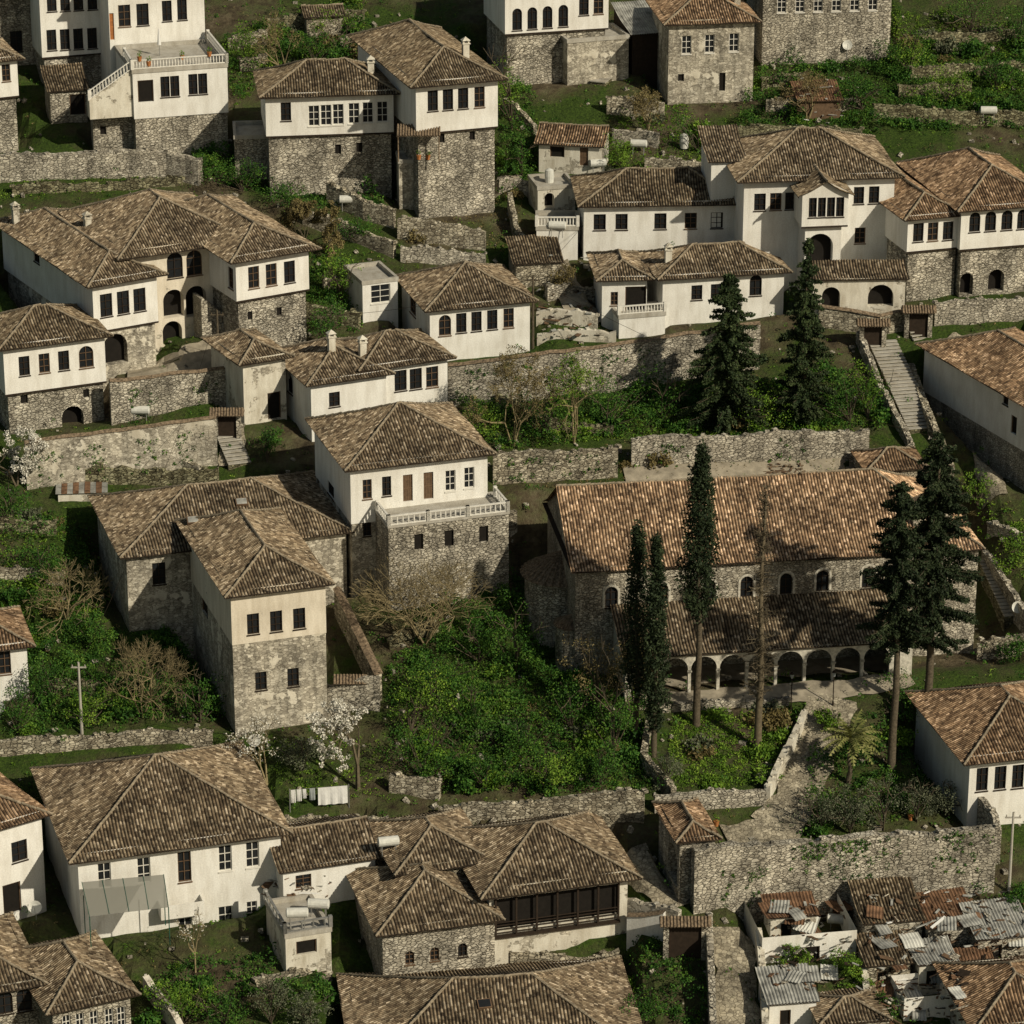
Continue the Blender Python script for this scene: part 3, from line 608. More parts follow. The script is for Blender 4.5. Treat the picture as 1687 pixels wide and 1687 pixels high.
for pts,hh,mt in (([(375,62),(440,52)],1.3,'stone'),([(395,98),(440,92)],1.3,'stone'),([(440,32),(600,18)],1.2,'stone_dark'),([(560,62),(612,56)],1.3,'stone'),
 ([(1255,128),(1330,120)],1.2,'stone_dark'),([(1480,62),(1690,45)],1.2,'stone_dark'),([(1500,112),(1690,100)],1.1,'stone_dark'),([(1262,166),(1420,160)],1,'stone'),([(1480,142),(1600,136)],1,'stone_dark'),
 ([(1000,160),(1095,168)],1.6,'stone'),([(1010,215),(1085,222)],1.2,'stone_light'),([(1062,262),(1165,266)],1.4,'stone'),([(832,160),(882,205)],1.4,'stone'),([(822,292),(880,300)],1.6,'stone_light'),([(840,320),(850,370),(882,420)],1.6,'stone'),
 ([(500,345),(580,372),(650,400)],1.4,'stone'),([(532,458),(592,466)],1.3,'stone'),([(505,505),(592,516)],1.4,'stone_dark'),([(900,470),(985,474)],1.5,'stone_light'),([(884,512),(985,516)],1.3,'plaster_old'),([(660,405),(800,418)],1.4,'stone_light'),([(885,550),(1015,545)],1,'plaster_old'),
 ([(-10,852),(92,862)],1,'stone_dark'),([(-10,935),(105,945)],1,'stone'),([(50,1130),(210,1118),(365,1130)],.9,'stone_dark'),([(215,720),(330,765)],1,'stone'),([(130,770),(360,775)],1.2,'stone_dark'),
 ([(642,1275),(725,1288)],1.4,'stone'),([(460,1350),(640,1345)],1.2,'stone'),([(1630,862),(1700,885)],1,'stone_light'),([(1610,1062),(1700,1040)],1.3,'stone'),([(1560,560),(1600,640),(1640,760)],.9,'stone'),
 ([(840,1570),(940,1582),(1020,1565)],1.5,'stone'),([(860,1640),(1000,1640)],1.2,'stone_light'),([(240,1610),(300,1690)],1.2,'plaster_old'),([(420,1610),(545,1600)],1.2,'stone'),([(820,650),(900,690),(1010,700)],.9,'stone_dark'),([(760,880),(850,838)],1.6,'stone'),
 ([(640,1050),(720,1020)],1,'stone_dark'),([(1110,1300),(1060,1240),(1070,1180)],1.1,'stone'),([(300,290),(180,300),(20,306)],.8,'stone_dark'),([(10,1640),(20,1560)],.8,'stone'),([(1420,1500),(1560,1492),(1680,1478)],1,'stone_light'),([(1425,1580),(1600,1572)],.9,'stone'),([(1590,1590),(1600,1690)],1.1,'stone_light'),([(1425,1600),(1432,1680)],1,'plaster_old')):
    W('short rough rubble terrace wall on the slope',pts,hh,mat=mt,jit=.22)
# ================================================================= TERRAIN
xs=np.concatenate([np.linspace(-900,-80,14),np.arange(-76,77,.8),np.linspace(80,900,14)])
ys=np.concatenate([np.linspace(-60,170,8),np.arange(176,420,.8),np.linspace(425,1800,20)])
X,Y=np.meshgrid(xs,ys); Z=T(X,Y)+.08*np.sin(X*1.7)*np.sin(Y*1.3)
V=np.stack([X,Y,Z],2).reshape(-1,3); nx=len(xs); ny=len(ys)
i=(np.arange(ny-1)[:,None]*nx+np.arange(nx-1)[None,:]).ravel(); Fq=np.stack([i,i+1,i+nx+1,i+nx],1)
me=bpy.data.meshes.new('hillside'); me.from_pydata(V.tolist(),[],Fq.tolist()); me.materials.append(MATS['terrain']); me.update()
tag(link('hillside',me),'grassy earth hillside stepped around the houses',None,kind='structure')
def path(name,pts,w,mat,label):
    Q=[hit(*p)[0] for p in pts]; C=[]
    for a,b in zip(Q,Q[1:]):
        n=max(1,int(np.linalg.norm(b-a)/.7)); C+=[a+(b-a)*i/n for i in range(n)]
    C.append(Q[-1]); mb=MB(); k=7; vs=[]
    for i,c in enumerate(C):
        d=C[min(i+1,len(C)-1)]-C[max(i-1,0)]; d=d/np.hypot(d[0],d[1]); ww=w*(1+.12*math.sin(i*.7)+.08*math.sin(i*1.9))
        for j in range(k):
            o=(j/(k-1)-.5)*ww; x=c[0]-d[1]*o; y=c[1]+d[0]*o; vs.append((x,y,float(T(x,y))+.16))
    mb.add(vs,[(i*k+j,i*k+j+1,(i+1)*k+j+1,(i+1)*k+j) for i in range(len(C)-1) for j in range(k-1)])
    tag(mb.obj(name,[mat]),label,None,kind='structure')
path('path',[(1375,1150),(1355,1200),(1330,1260),(1310,1320),(1270,1375),(1200,1390)],3.6,'cobble','pale stone path curving from the church')
path('pavement',[(1030,1156),(1200,1151),(1400,1136),(1500,1118)],2.2,'path_dirt','stone paved strip before the portico')
path('street',[(1205,1530),(1212,1600),(1215,1700)],3.2,'cobble','narrow cobbled street between walls')
path('path',[(1040,1400),(1075,1450),(1110,1500)],2.5,'cobble','cobbled lane by gatehouse')
path('path',[(380,770),(385,720),(395,680)],2,'cobble','stepped lane between houses')
path('path',[(210,620),(300,608),(380,590)],6,'path_dirt','earth courtyard between mansion wings')
path('path',[(650,330),(760,330),(860,300)],2.2,'path_dirt','dirt lane on hillside')
path('path',[(1030,790),(1250,775),(1420,772)],3,'path_dirt','dirt track behind church')
path('path',[(1560,560),(1590,660),(1640,820)],2.2,'cobble','sloping lane beside long white house')
path('path',[(900,440),(950,500),(1000,530)],3,'path_dirt','trodden yard between terraces')
def stairs(label,p0,p1,w,n):
    a=hit(*p0)[0]; b=hit(*p1)[0]; d=b-a; L=math.hypot(d[0],d[1]); yaw=math.atan2(d[1],d[0])
    M=Matrix.Translation(a)@Matrix.Rotation(yaw,4,'Z'); mb=MB()
    for i in range(n):
        x0=L*i/n; z=d[2]*(i+1)/n+.3; mb.box(x0,L*(i+1)/n,-w/2,w/2,z-1.5,z-.1,1); mb.box(x0-.08,L*(i+1)/n-.085,-w/2-.02,w/2+.02,z-.1,z+rnd.uniform(-.02,.02),0)
    tag(mb.obj('stairway',['concrete','stone_dark'],None,M),label,'stairs')
stairs('long stone stairway climbing between walls',(1520,712),(1452,565),2.6,26)
stairs('stone steps beside the church',(1675,1020),(1632,925),2.2,16)
stairs('stone steps by the lane gate',(395,770),(372,715),2,9)
stairs('stone steps leading up to upper house',(1540,610),(1512,548),2,10)
stairs('stone steps climbing beside whitewashed wall',(985,140),(1040,92),1.6,10)
# ================================================================= VEGETATION
def place(px,py): p,ppm=hit(px,py); return Vector(p),ppm
def dims(px,by,ty,w):
    p,ppm=place(px,by); th=TH-math.atan((.5-by/1687)*2*K); return p,(by-ty)/(ppm*math.cos(th)),w/ppm
def trunkmesh(H,r,lean=0,mat='bark',k=10):
    mb=MB(); n=7; pr=Vector((0,0,-.4))
    for i in range(n):
        q=Vector((.1*math.sin(i*1.3+lean),.1*math.cos(i*1.7+lean)-.1,H*(i+1)/n)); mb.tube(pr,q,r*(1-.8*i/n),r*(1-.8*(i+1)/n),k); pr=q
    return mb
def cypress(label,px,by,ty,w,f0=.1,dens=1,name='cypress_tree'):
    p,H,Wd=dims(px,by,ty,w); o=link(name,None); o.location=p; tag(o,label,'tree')
    trunkmesh(H*.95,max(.16,H*.014)).obj('trunk',['bark'],o,smooth=True)
    n=int(420*dens); t=nr.uniform(0,1,n); pr=np.minimum(1,(t*5+.3))*np.power(1-t,.5)*1.05
    ph=nr.uniform(0,6.28,n); R=Wd/2*pr*np.sqrt(nr.uniform(.1,1,n))*(1+.3*np.sin(ph*3+t*20)+.15*np.sin(t*47))
    C=np.stack([R*np.cos(ph),R*np.sin(ph),H*(f0+(1-f0)*t)],1)
    P=clump(C,np.full(n,Wd*.13+.12),28,2.0); link('crown',fmesh('crown',leaves(P,.28,.5),'leaf_cypress'),o)
    return o
def fir(label,px,by,ty,w,f0=.15,nb=110,mat='leaf_fir',name='fir_tree',shape=.8,bare=False,dn=22):
    p,H,Wd=dims(px,by,ty,w); o=link(name,None); o.location=p; tag(o,label,'tree')
    tm=trunkmesh(H*.97,max(.17,H*.015)); P=[]
    for i in range(nb):
        t=rnd.random()**.95; z=H*(f0+(1-f0)*t); a=rnd.uniform(0,6.283); L=Wd/2*((1-t)**shape*min(1,.6+t*3)+.08)*rnd.uniform(.45,1.25)
        e=np.array([math.cos(a)*L,math.sin(a)*L,-.12*L+rnd.uniform(-.1,.35)*L]); s=np.array([0,0,z])
        tm.tube(s,s+e,.05,.014,4)
        if bare:
            for q in range(6):
                k=rnd.uniform(.3,1); b=s+e*k; tm.tube(b,b+np.array([rnd.uniform(-.5,.5),rnd.uniform(-.5,.5),rnd.uniform(-.1,.5)]),.022,.014,3)
            continue
        m=max(3,int(L*7)); k=np.linspace(.08,1,m)[:,None]; c=s+e*k; c[:,2]-=.25*(k[:,0]**2)*L*.5
        P.append(clump(c,np.full(m,.2+.26*(1-k[:,0])+.03*L),dn,.8))
    tm.obj('trunk',['bark' if not bare else 'twig_dark'],o,smooth=True)
    if P: link('crown',fmesh('crown',leaves(np.concatenate(P),.27,.5),mat),o)
    return o
def grow(mb,p,d,l,r,lv,ends,sp=.6,up=.12):
    q=p+d*l; mb.tube(p,q,r,max(.014,r*.66),5 if lv>3 else 3)
    if lv<=2: ends.append(q)
    if lv==0: return
    for i in range(rnd.choice((2,3)) if lv>1 else 3):
        v=Vector((rnd.gauss(0,1),rnd.gauss(0,1),rnd.gauss(0,1)))*sp; nd=(d+v+Vector((0,0,up))).normalized()
        grow(mb,q,nd,l*rnd.uniform(.65,.9),max(.014,r*.62),lv-1,ends,sp,up)
def baretree(label,px,by,ty,w,mat='twig',flower=0,stems=1,fl='blossom',name='bare_tree',lv=5,fs=.14):
    p,H,Wd=dims(px,by,ty,w); o=link(name,None); o.location=p; tag(o,label,'tree'); mb=MB(); ends=[]
    for s in range(stems):
        a=rnd.uniform(0,6.28); sp=0 if stems==1 else .55
        grow(mb,Vector((0,0,-.2)),Vector((math.cos(a)*sp,math.sin(a)*sp,1)).normalized(),H*.27,.05+H*.018/stems**.5,lv,ends)
    V=np.array(mb.v); mx=np.percentile(np.abs(V[:,:2]),97); k=Wd/2/max(mx,.1); kz=H/V[:,2].max(); V[:,:2]*=k; V[:,2]*=kz; mb.v=[tuple(a) for a in V.tolist()]
    mb.obj('trunk',[mat],o)
    if flower:
        E=np.array([tuple(e) for e in ends])*np.array([k,k,kz]); P=clump(E,np.full(len(E),.26),flower); link('crown',fmesh('crown',leaves(P,fs,.8),fl),o)
    return o
def broad(label,px,by,ty,w,mat,n=90,per=30,name='tree',cat='tree',s=.17,f0=.3,grp=None):
    p,H,Wd=dims(px,by,ty,w); o=link(name,None); o.location=p; tag(o,label,cat,grp); mb=MB()
    C=[]; lob=[(rnd.gauss(0,.5),rnd.gauss(0,.5),rnd.gauss(0,.35)) for _ in range(5)]
    for i in range(n):
        v=np.array([rnd.gauss(0,1),rnd.gauss(0,1),rnd.gauss(0,1)]); v/=np.linalg.norm(v); v=v*rnd.uniform(.3,.65)+np.array(rnd.choice(lob))*.8
        C.append([v[0]*Wd*.45,v[1]*Wd*.45,H*max(.02,(f0+(1-f0)*(.5+.5*v[2])))])
    C=np.array(C)
    grow(mb,Vector((0,0,-.3)),Vector((0,0,1)),H*.35,.06+H*.015,3,[])
    for c in C[::6]: mb.tube((0,0,H*f0*.6),tuple(c),.05,.015,4)
    mb.obj('trunk',['bark'],o)
    P=clump(C,nr.uniform(.06,.14,n)*Wd+.1,per,.8); link('crown',fmesh('crown',leaves(P,s,.6),mat),o); return o
fir('tall dark conifer beside the retaining wall',1195,705,458,155,.03,210)
fir('dark pointed fir next to the stairway',1322,695,402,105,.03,180)
cypress('tall cypress with bare lower trunk',1147,1195,758,60,.42,1.1)
cypress('slim dense dark cypress in churchyard',1077,1245,898,42,.13,1.0)
cypress('loose dark cypress near portico',1047,1215,878,50,.2,.7)
fir('very tall dark conifer with bare trunk',1522,1258,738,150,.36,210,shape=.55,mat='leaf_cypress')
fir('tall conifer with ragged crown and bare trunk',1468,1268,815,125,.44,150,shape=.5,mat='leaf_cypress')
fir('dead bare conifer with straight trunk',1248,1235,815,62,.2,240,bare=True,name='dead_tree')
broad('dark evergreen tree beside portico',985,1190,1020,100,'leaf_dry',70,22,f0=.2,s=.14)
broad('evergreen bush tree above court',1010,1250,1130,100,'leaf_ivy',70,26,f0=.1)
broad('dark round evergreen by white house',1600,720,648,75,'leaf_cypress',60,28,f0=.05)
broad('green citrus bush by steps',1612,835,775,60,'leaf_grass',50,24,f0=.05)
baretree('fruit tree covered with white blossom',590,1300,1160,130,'twig_dark',34,1,fs=.16)
baretree('pale blossoming tree behind mansion',510,412,325,90,'twig_dark',30,3,fs=.15,fl='leaf_dry')
baretree('pale blossom tree by old wall',28,800,715,110,'twig_dark',24,2,fs=.15)
baretree('leafless tree with pale twigs beside house',440,1290,1180,130,'twig',3,2)
baretree('leafless shrub with yellowish spreading twigs',700,1060,925,200,'twig',0,11,name='bare_shrub')
baretree('leafless yellowish shrub in garden',235,1180,1040,140,'twig',0,8,name='bare_shrub')
baretree('leafless shrub beside stone wall',110,1020,925,130,'twig',0,6,name='bare_shrub')
baretree('vine covered bare tree by retaining wall',845,735,570,130,'twig',8,4,fl='leaf_dry')
baretree('bare tree among terrace weeds',945,730,575,100,'twig',7,3,fl='leaf_grass')
baretree('bare fruit tree in yard',322,1600,1500,70,'twig',1,1)
baretree('bare tree on upper terraces',470,130,30,90,'twig',3,2,fl='leaf_dry')
baretree('bare tree on weedy hillside',1330,200,120,80,'twig',4,2,fl='leaf_dry')
baretree('bare tree near wall top',560,90,10,80,'twig_dark',3,2,fl='leaf_grass')
baretree('reddish bare shrub by stone wall',1068,215,150,60,'twig',3,4,fl='leaf_dry',name='bare_shrub')
baretree('leafless thorny shrub below church wall',1040,1180,1040,80,'twig_dark',4,5,fl='leaf_dry',name='bare_shrub')
broad('yellow green tree beside tall house',842,215,70,75,'leaf_grass',70,26,f0=.15)
for (px,by,ty,w) in ((1350,1372,1290,90),(1400,1375,1300,80),(1455,1368,1275,90),(1510,1355,1280,90),(1560,1345,1275,80)): broad('silvery olive tree in walled garden',px,by,ty,w,'leaf_olive',60,28,f0=.1,name='olive_tree',grp='olive trees in walled garden',s=.14)
broad('olive bush in lower garden',447,1690,1600,80,'leaf_olive',60,28,f0=.1,s=.14,name='olive_tree')
broad('olive tree beside garden wall',1098,1300,1225,70,'leaf_olive',55,26,f0=.1,s=.14,name='olive_tree')
for (px,by,ty,w,m) in ((1365,1200,1165,50,'leaf_grass'),(675,1215,1100,130,'leaf_grass'),(700,1280,1170,130,'leaf_ivy'),(850,1110,1000,150,'leaf_ivy'),(720,1150,1060,120,'leaf_ivy'),(790,1090,1010,110,'leaf_ivy'),(780,1200,1125,120,'leaf_ivy'),(860,1250,1180,130,'leaf_ivy'),(940,1200,1110,130,'leaf_ivy'),(985,1295,1220,110,'leaf_ivy'),(900,1300,1245,110,'leaf_grass'),(800,1300,1240,110,'leaf_ivy'),(500,1270,1215,80,'leaf_olive'),(30,1210,1140,80,'leaf_ivy'),(90,1150,1080,90,'leaf_ivy'),(150,1190,1130,80,'leaf_grass'),(20,870,790,90,'leaf_ivy'),(70,960,890,90,'leaf_ivy'),(150,1060,1000,80,'leaf_ivy'),(1430,690,600,60,'leaf_grass'),(330,1190,1100,100,'leaf_ivy'),(260,1170,1090,100,'leaf_ivy'),(1680,1090,1040,60,'leaf_ivy'),(300,1690,1600,100,'leaf_grass'),(370,1690,1620,90,'leaf_ivy'),(510,1690,1630,80,'leaf_olive'),(1500,120,50,100,'leaf_grass'),(1600,60,-20,150,'leaf_ivy'),(1680,80,-10,110,'leaf_ivy'),(1640,150,90,90,'leaf_ivy'),(1560,170,110,100,'leaf_grass'),(1420,180,120,90,'leaf_ivy'),(1470,110,60,70,'leaf_ivy'),(1290,100,50,70,'leaf_ivy'),(560,500,410,80,'leaf_grass'),(540,565,490,80,'leaf_ivy'),(400,110,50,80,'leaf_grass'),(520,110,50,70,'leaf_ivy'),(400,315,262,100,'leaf_ivy'),(480,335,280,100,'leaf_ivy'),(340,292,250,80,'leaf_ivy'),(590,400,350,70,'leaf_ivy'),(1060,1690,1630,80,'leaf_ivy'),(1150,250,185,90,'leaf_ivy'),(1020,275,220,80,'leaf_grass'),(860,290,230,60,'leaf_ivy'),(1000,705,630,150,'leaf_ivy'),(1090,695,615,130,'leaf_ivy'),(780,720,645,110,'leaf_grass'),(900,720,650,110,'leaf_ivy'),(1400,695,620,110,'leaf_ivy'),(930,480,430,60,'leaf_dry'),(1250,705,640,110,'leaf_grass'),(1490,1190,1120,90,'leaf_ivy'),(1560,1240,1180,70,'leaf_ivy'),(1400,1600,1560,60,'leaf_grass'),(1650,1630,1580,70,'leaf_ivy'),(1420,1650,1605,50,'leaf_grass'),(1300,1590,1555,50,'leaf_grass'),(1680,1500,1460,60,'leaf_ivy'),(1460,1690,1640,60,'leaf_ivy'),(1670,940,880,80,'leaf_grass'),(170,770,720,80,'leaf_ivy'),(440,760,700,60,'leaf_ivy')):
    broad('dense leafy bush on overgrown slope',px,by,ty,w,m,60,30,name='bush',cat='bush',f0=0,grp='bushes on the slope')
# palm
p,H,Wd=dims(1398,1290,1175,90); o=link('palm_tree',None); o.location=p; tag(o,'short palm tree with drooping fronds','tree')
trunkmesh(H*.6,.25).obj('trunk',['bark'],o); mb=MB()
for i in range(44):
    a=rnd.uniform(0,6.28); el=rnd.uniform(-.3,1.2); L=rnd.uniform(2.0,3.0); c=Vector((0,0,H*.62)); dv=Vector((math.cos(a)*math.cos(el),math.sin(a)*math.cos(el),math.sin(el))); sd=Vector((-math.sin(a),math.cos(a),0))
    for j in range(9):
        n=c+dv*(L/9); mb.tube(c,n,.03,.02,3)
        l=.5*(1-abs(j-4)/6)
        for s in(-1,1): mb.add([tuple(c),tuple(n),tuple(c+sd*s*l+dv*l*.8+Vector((0,0,-.1)))],[(0,1,2)])
        c=n; dv=(dv+Vector((0,0,-.13))).normalized()
mb.obj('crown',['leaf_palm'],o)
# shrubs
protos=[]
for mat in ('leaf_ivy','leaf_grass','leaf_dry','leaf_ivy','leaf_olive'):
    n=26; C=nr.normal(size=(n,3)); C/=np.linalg.norm(C,axis=1)[:,None]; C*=nr.uniform(.3,1,n)[:,None]*np.array([.8,.8,.5]); C[:,2]=np.abs(C[:,2])+.1
    protos.append(fmesh('shrub',leaves(clump(C,nr.uniform(.2,.4,n),26,.8),.16,.6),mat))
def poly(pts): return np.array([hit(*p)[0][:2] for p in pts])
def sample(pg,n):
    lo=pg.min(0);hi=pg.max(0); q=nr.uniform(lo,hi,(n,2)); ins=np.zeros(n,bool); j=len(pg)-1
    for i in range(len(pg)):
        c=((pg[i,1]>q[:,1])!=(pg[j,1]>q[:,1]))&(q[:,0]<(pg[j,0]-pg[i,0])*(q[:,1]-pg[i,1])/(pg[j,1]-pg[i,1]+1e-9)+pg[i,0]); ins^=c; j=i
    q=q[ins]; q=q[~inpad(q[:,0],q[:,1],.3)]; return np.column_stack([q,T(q[:,0],q[:,1])])
REG=[('ivy',[(720,1000),(900,1000),(1060,1100),(1075,1300),(900,1312),(700,1305),(640,1200),(640,1100)],2.2),
('grass',[(700,1120),(960,1160),(1060,1240),(1060,1300),(700,1310)],1.0),
('ivy',[(745,665),(1130,640),(1460,600),(1470,700),(1040,722),(800,748)],1.7),
('grass',[(745,690),(1130,670),(1460,640),(1470,700),(1040,722),(800,748)],1.4),
('ivy',[(40,1070),(210,1040),(370,1080),(378,1195),(40,1212)],1.8),
('grass',[(0,830),(110,850),(200,930),(160,1040),(0,1010)],1.2),
('ivy',[(0,830),(110,850),(200,930),(160,1060),(0,1040)],1),
('ivy',[(1250,110),(1700,40),(1700,215),(1200,235)],1.5),
('grass',[(1440,60),(1700,40),(1700,160),(1480,150)],1.3),
('grass',[(370,60),(600,-20),(620,110),(440,130),(385,180)],1.2),
('ivy',[(370,60),(600,-20),(620,110),(440,130),(385,180)],1),
('ivy',[(505,420),(590,430),(595,550),(510,545)],1.5),
('grass',[(1105,1175),(1312,1170),(1268,1290),(1100,1300)],4),
('ivy',[(1330,1260),(1600,1230),(1640,1340),(1330,1375)],1.3),
('ivy',[(250,1590),(540,1580),(560,1700),(240,1700)],1.4),
('grass',[(1000,180),(1100,160),(1190,240),(1150,290),(1000,285)],1.4),
('grass',[(1590,860),(1700,850),(1700,960),(1640,930)],1.2),
('ivy',[(820,130),(880,150),(880,290),(820,330)],1.3),
('ivy',[(270,255),(560,290),(640,350),(500,340),(300,285)],1.6),
('grass',[(0,265),(300,285),(170,320),(0,330)],.6),
('ivy',[(1400,1190),(1550,1160),(1580,1260),(1400,1270)],1.2),
('dry',[(820,780),(1420,760),(1430,790),(880,810)],.5),
('dry',[(650,320),(860,300),(860,420),(660,400)],.5),
('ivy',[(1030,1580),(1160,1570),(1165,1700),(1050,1700)],1.2),
('ivy',[(1430,1470),(1690,1460),(1690,1690),(1430,1690)],.5),
('grass',[(380,1220),(640,1210),(650,1320),(480,1320)],.8)]
CC={'ivy':[],'grass':[],'dry':[]}; sh=[]
for k,pts,dn in REG:
    pg=poly(pts); ar=np.prod(pg.max(0)-pg.min(0)); q=sample(pg,int(min(8000,ar*5*dn))); CC[k].append(q)
    q2=sample(pg,int(ar*.09*dn)); 
    for r in q2: sh.append((r,k))
q=np.column_stack([nr.uniform(-75,75,15000),nr.uniform(180,410,15000)]); q=q[~inpad(q[:,0],q[:,1],.2)]; q=np.column_stack([q,T(q[:,0],q[:,1])])
sel=nr.random(len(q)); CC['dry'].append(q[sel<.35]); CC['grass'].append(q[sel>.65]); CC['ivy'].append(q[(sel>.35)&(sel<.65)])
for k,mt,rr,ss,nn in (('ivy','leaf_ivy',.48,.2,16),('grass','leaf_grass',.3,.15,13),('dry','leaf_dry',.28,.14,10)):
    C=np.concatenate(CC[k]); wv=np.sin(C[:,0]*.8+np.sin(C[:,1]*.7)*2)*np.sin(C[:,1]*.7+C[:,0]*.3)
    if k=='ivy': kp=(wv>-.5)|(nr.random(len(C))<.5); C=C[kp]; wv=wv[kp]
    m=np.clip(wv,0,1); C[:,2]+=.08+(2.0*m*nr.uniform(.3,1,len(C)) if k=='ivy' else 0)
    P=clump(C,nr.uniform(.5,1.2,len(C))*rr,nn,.7)
    tag(link('ground_cover',fmesh('ground_cover',leaves(P,ss,.6),'leaf_'+k)),{'ivy':'dense dark green ivy and undergrowth','grass':'fresh green grass and weeds','dry':'dry yellowish grass tufts'}[k],'ground cover',kind='stuff')
rnd.shuffle(sh)
for r,k in sh[:290]:
    o=link('shrub',protos[{'ivy':rnd.choice((0,3,0,1)),'grass':rnd.choice((1,2,1,4)),'dry':2}[k]]); s=rnd.uniform(.6,2.0)
    o.location=(r[0],r[1],r[2]-.1); o.scale=(s,s,s*rnd.uniform(.7,1.4)); o.rotation_euler=(0,0,rnd.uniform(0,6.28)); tag(o,'leafy wild shrub growing on the hillside','shrub','wild shrubs on hillside')
# ================================================================= RAYCAST PLACED OBJECTS
bpy.context.view_layer.update(); DG=bpy.context.evaluated_depsgraph_get()
def rc(px,py):
    ok,loc,nrm,idx,ob,_=S.ray_cast(DG,Vector(CAM),Vector(rdir(px,py)).normalized()); return loc if ok else Vector(hit(px,py)[0])
def gate(px,py,w,hh,label):
    p=Vector(hit(px,py)[0]); mb=MB(); mb.box(-w/2,w/2,.1,.2,-.3,hh,0); mb.box(-w/2-.4,-w/2,-.1,.4,-1,hh+.2,1); mb.box(w/2,w/2+.4,-.1,.4,-1,hh+.2,1)
    e=w/2+.7; mb.add([(-e,-.6,hh+.1),(e,-.6,hh+.1),(e,.8,hh+.1),(-e,.8,hh+.1),(-e,.15,hh+.6),(e,.15,hh+.6)],[(0,1,5,4),(2,3,4,5),(0,4,3),(1,2,5),(3,2,1,0)],2)
    for i in range(int(e*2/.25)): mb.tube((-e+i*.25+.1,-.66,hh+.1),(-e+i*.25+.1,.1,hh+.63),.08,.08,5,2)
    tag(mb.obj('wooden_gate',['wood_dark','stone_light','tilecap'],None,Matrix.Translation(p)),label,'gate')
gate(375,728,1.6,2.5,'dark gate under small tiled canopy by lane'); gate(1437,578,1.6,2.4,'dark gate at head of stone stairs'); gate(1512,556,1.7,2.4,'tile roofed wall gate near arched doors'); gate(578,1165,1.3,2.2,'weathered garden gate beside stone house'); gate(1128,1580,2.4,2.9,'wide dark wooden gate with tiled cap')
# ivy on walls
def ivy(spots,n,y0,dy,label,sx=14):
    P=[]
    for i in range(n):
        px,b=rnd.choice(spots); P.append(rc(px+rnd.gauss(0,sx),b+y0+rnd.random()**1.5*dy))
    P=np.array([tuple(a) for a in P]); tag(link('ivy',fmesh('ivy',leaves(clump(P,nr.uniform(.12,.38,len(P)),24),.16,.7),'leaf_ivy')),label,'ivy',kind='stuff')
ivy([(1205,1435),(1240,1430),(1330,1390),(1380,1388),(1420,1385),(1460,1380),(1560,1375),(1590,1372),(1340,1390),(1400,1385)],170,0,65,'dark ivy hanging on the retaining wall')
ivy([(780,610),(860,600),(930,590),(1000,585),(1060,575)],90,0,70,'green creepers climbing the rubble wall')
ivy([(80,745),(160,735),(240,725),(300,715)],70,0,60,'thin creepers on weathered retaining wall')
ivy([(230,640),(330,630)],40,0,60,'creepers on the courtyard wall'); ivy([(860,755),(950,750),(1100,730),(1300,722)],70,0,40,'moss and creepers on terrace walls',25)
def tank(px,py,r=.38,L=1.5):
    p=rc(px,py); mb=MB(); z=r+.45
    mb.tube((-L/2,0,z),(L/2,0,z),r,r,14,0,True); mb.tube((-L/2-.07,0,z),(-L/2,0,z),r*.6,r,14,0,True); mb.tube((L/2,0,z),(L/2+.07,0,z),r,r*.6,14,0,True)
    for x in(-L*.35,L*.35):
        for y in(-.3,.3): mb.tube((x,y,-.3),(x,y*.6,z-r*.6),.035,.035,5,1)
    tag(mb.obj('water_tank',['tank_white','metal'],None,Matrix.Translation(p)@Matrix.Rotation(rnd.uniform(-.2,.3),4,'Z')),'white cylindrical water tank on metal legs','water tank','water tanks on roofs')
for a in ((640,1402),(525,1505),(1052,250),(573,342),(232,690),(1628,195),(490,1520),(918,385),(985,282),(1380,1530)): tank(*a)
def barrel(px,py):
    p=rc(px,py); mb=MB(); mb.tube((0,0,-.1),(0,0,.6),.4,.45,14,0); mb.tube((0,0,.6),(0,0,1.2),.45,.4,14,0); mb.tube((0,0,1.2),(0,0,1.35),.4,.12,14,0,True)
    tag(mb.obj('water_barrel',['tank_white'],None,Matrix.Translation(p)),'white upright plastic water barrel','water tank')
for a in ((1127,242),(905,300)): barrel(*a)
def dish(px,py):
    p=rc(px,py); mb=MB(); mb.tube((0,0,-.2),(0,0,1),.04,.04,6,1); n=16;R=.5
    ring=lambda r,z:[(r*math.cos(6.283*i/n),r*math.sin(6.283*i/n),z) for i in range(n)]
    X=Matrix.Translation((0,-.1,1.1))@Matrix.Rotation(math.radians(62),4,'X'); vs=[(0,0,0)]+ring(R*.5,.05)+ring(R,.18); vs=[tuple(X@Vector(v)) for v in vs]
    mb.add(vs,[(0,1+i,1+(i+1)%n) for i in range(n)]+[(1+i,1+(i+1)%n,1+n+(i+1)%n,1+n+i) for i in range(n)])
    mb.tube(X@Vector((0,-.45,.16)),X@Vector((0,0,.55)),.02,.02,4,1)
    tag(mb.obj('satellite_dish',['tank_white','metal'],None,Matrix.Translation(p)),'white satellite dish on short pole','satellite dish','satellite dishes')
for a in ((1395,92),(420,1240),(60,1515),(1675,1020),(0,1185)): dish(*a)
def pole(px,by,ty,mat='concrete',lab='concrete utility pole with crossarm'):
    p,H,_=dims(px,by,ty,1); mb=MB(); mb.tube((0,0,-.3),(0,0,H),.13,.08,8); mb.box(-.6,.6,-.05,.05,H-.5,H-.4)
    for x in(-.5,0,.5): mb.tube((x,0,H-.4),(x,0,H-.22),.05,.04,6)
    o=mb.obj('utility_pole',[mat],None,Matrix.Translation(p)); tag(o,lab,'utility pole'); return p+Vector((0,0,H-.3))
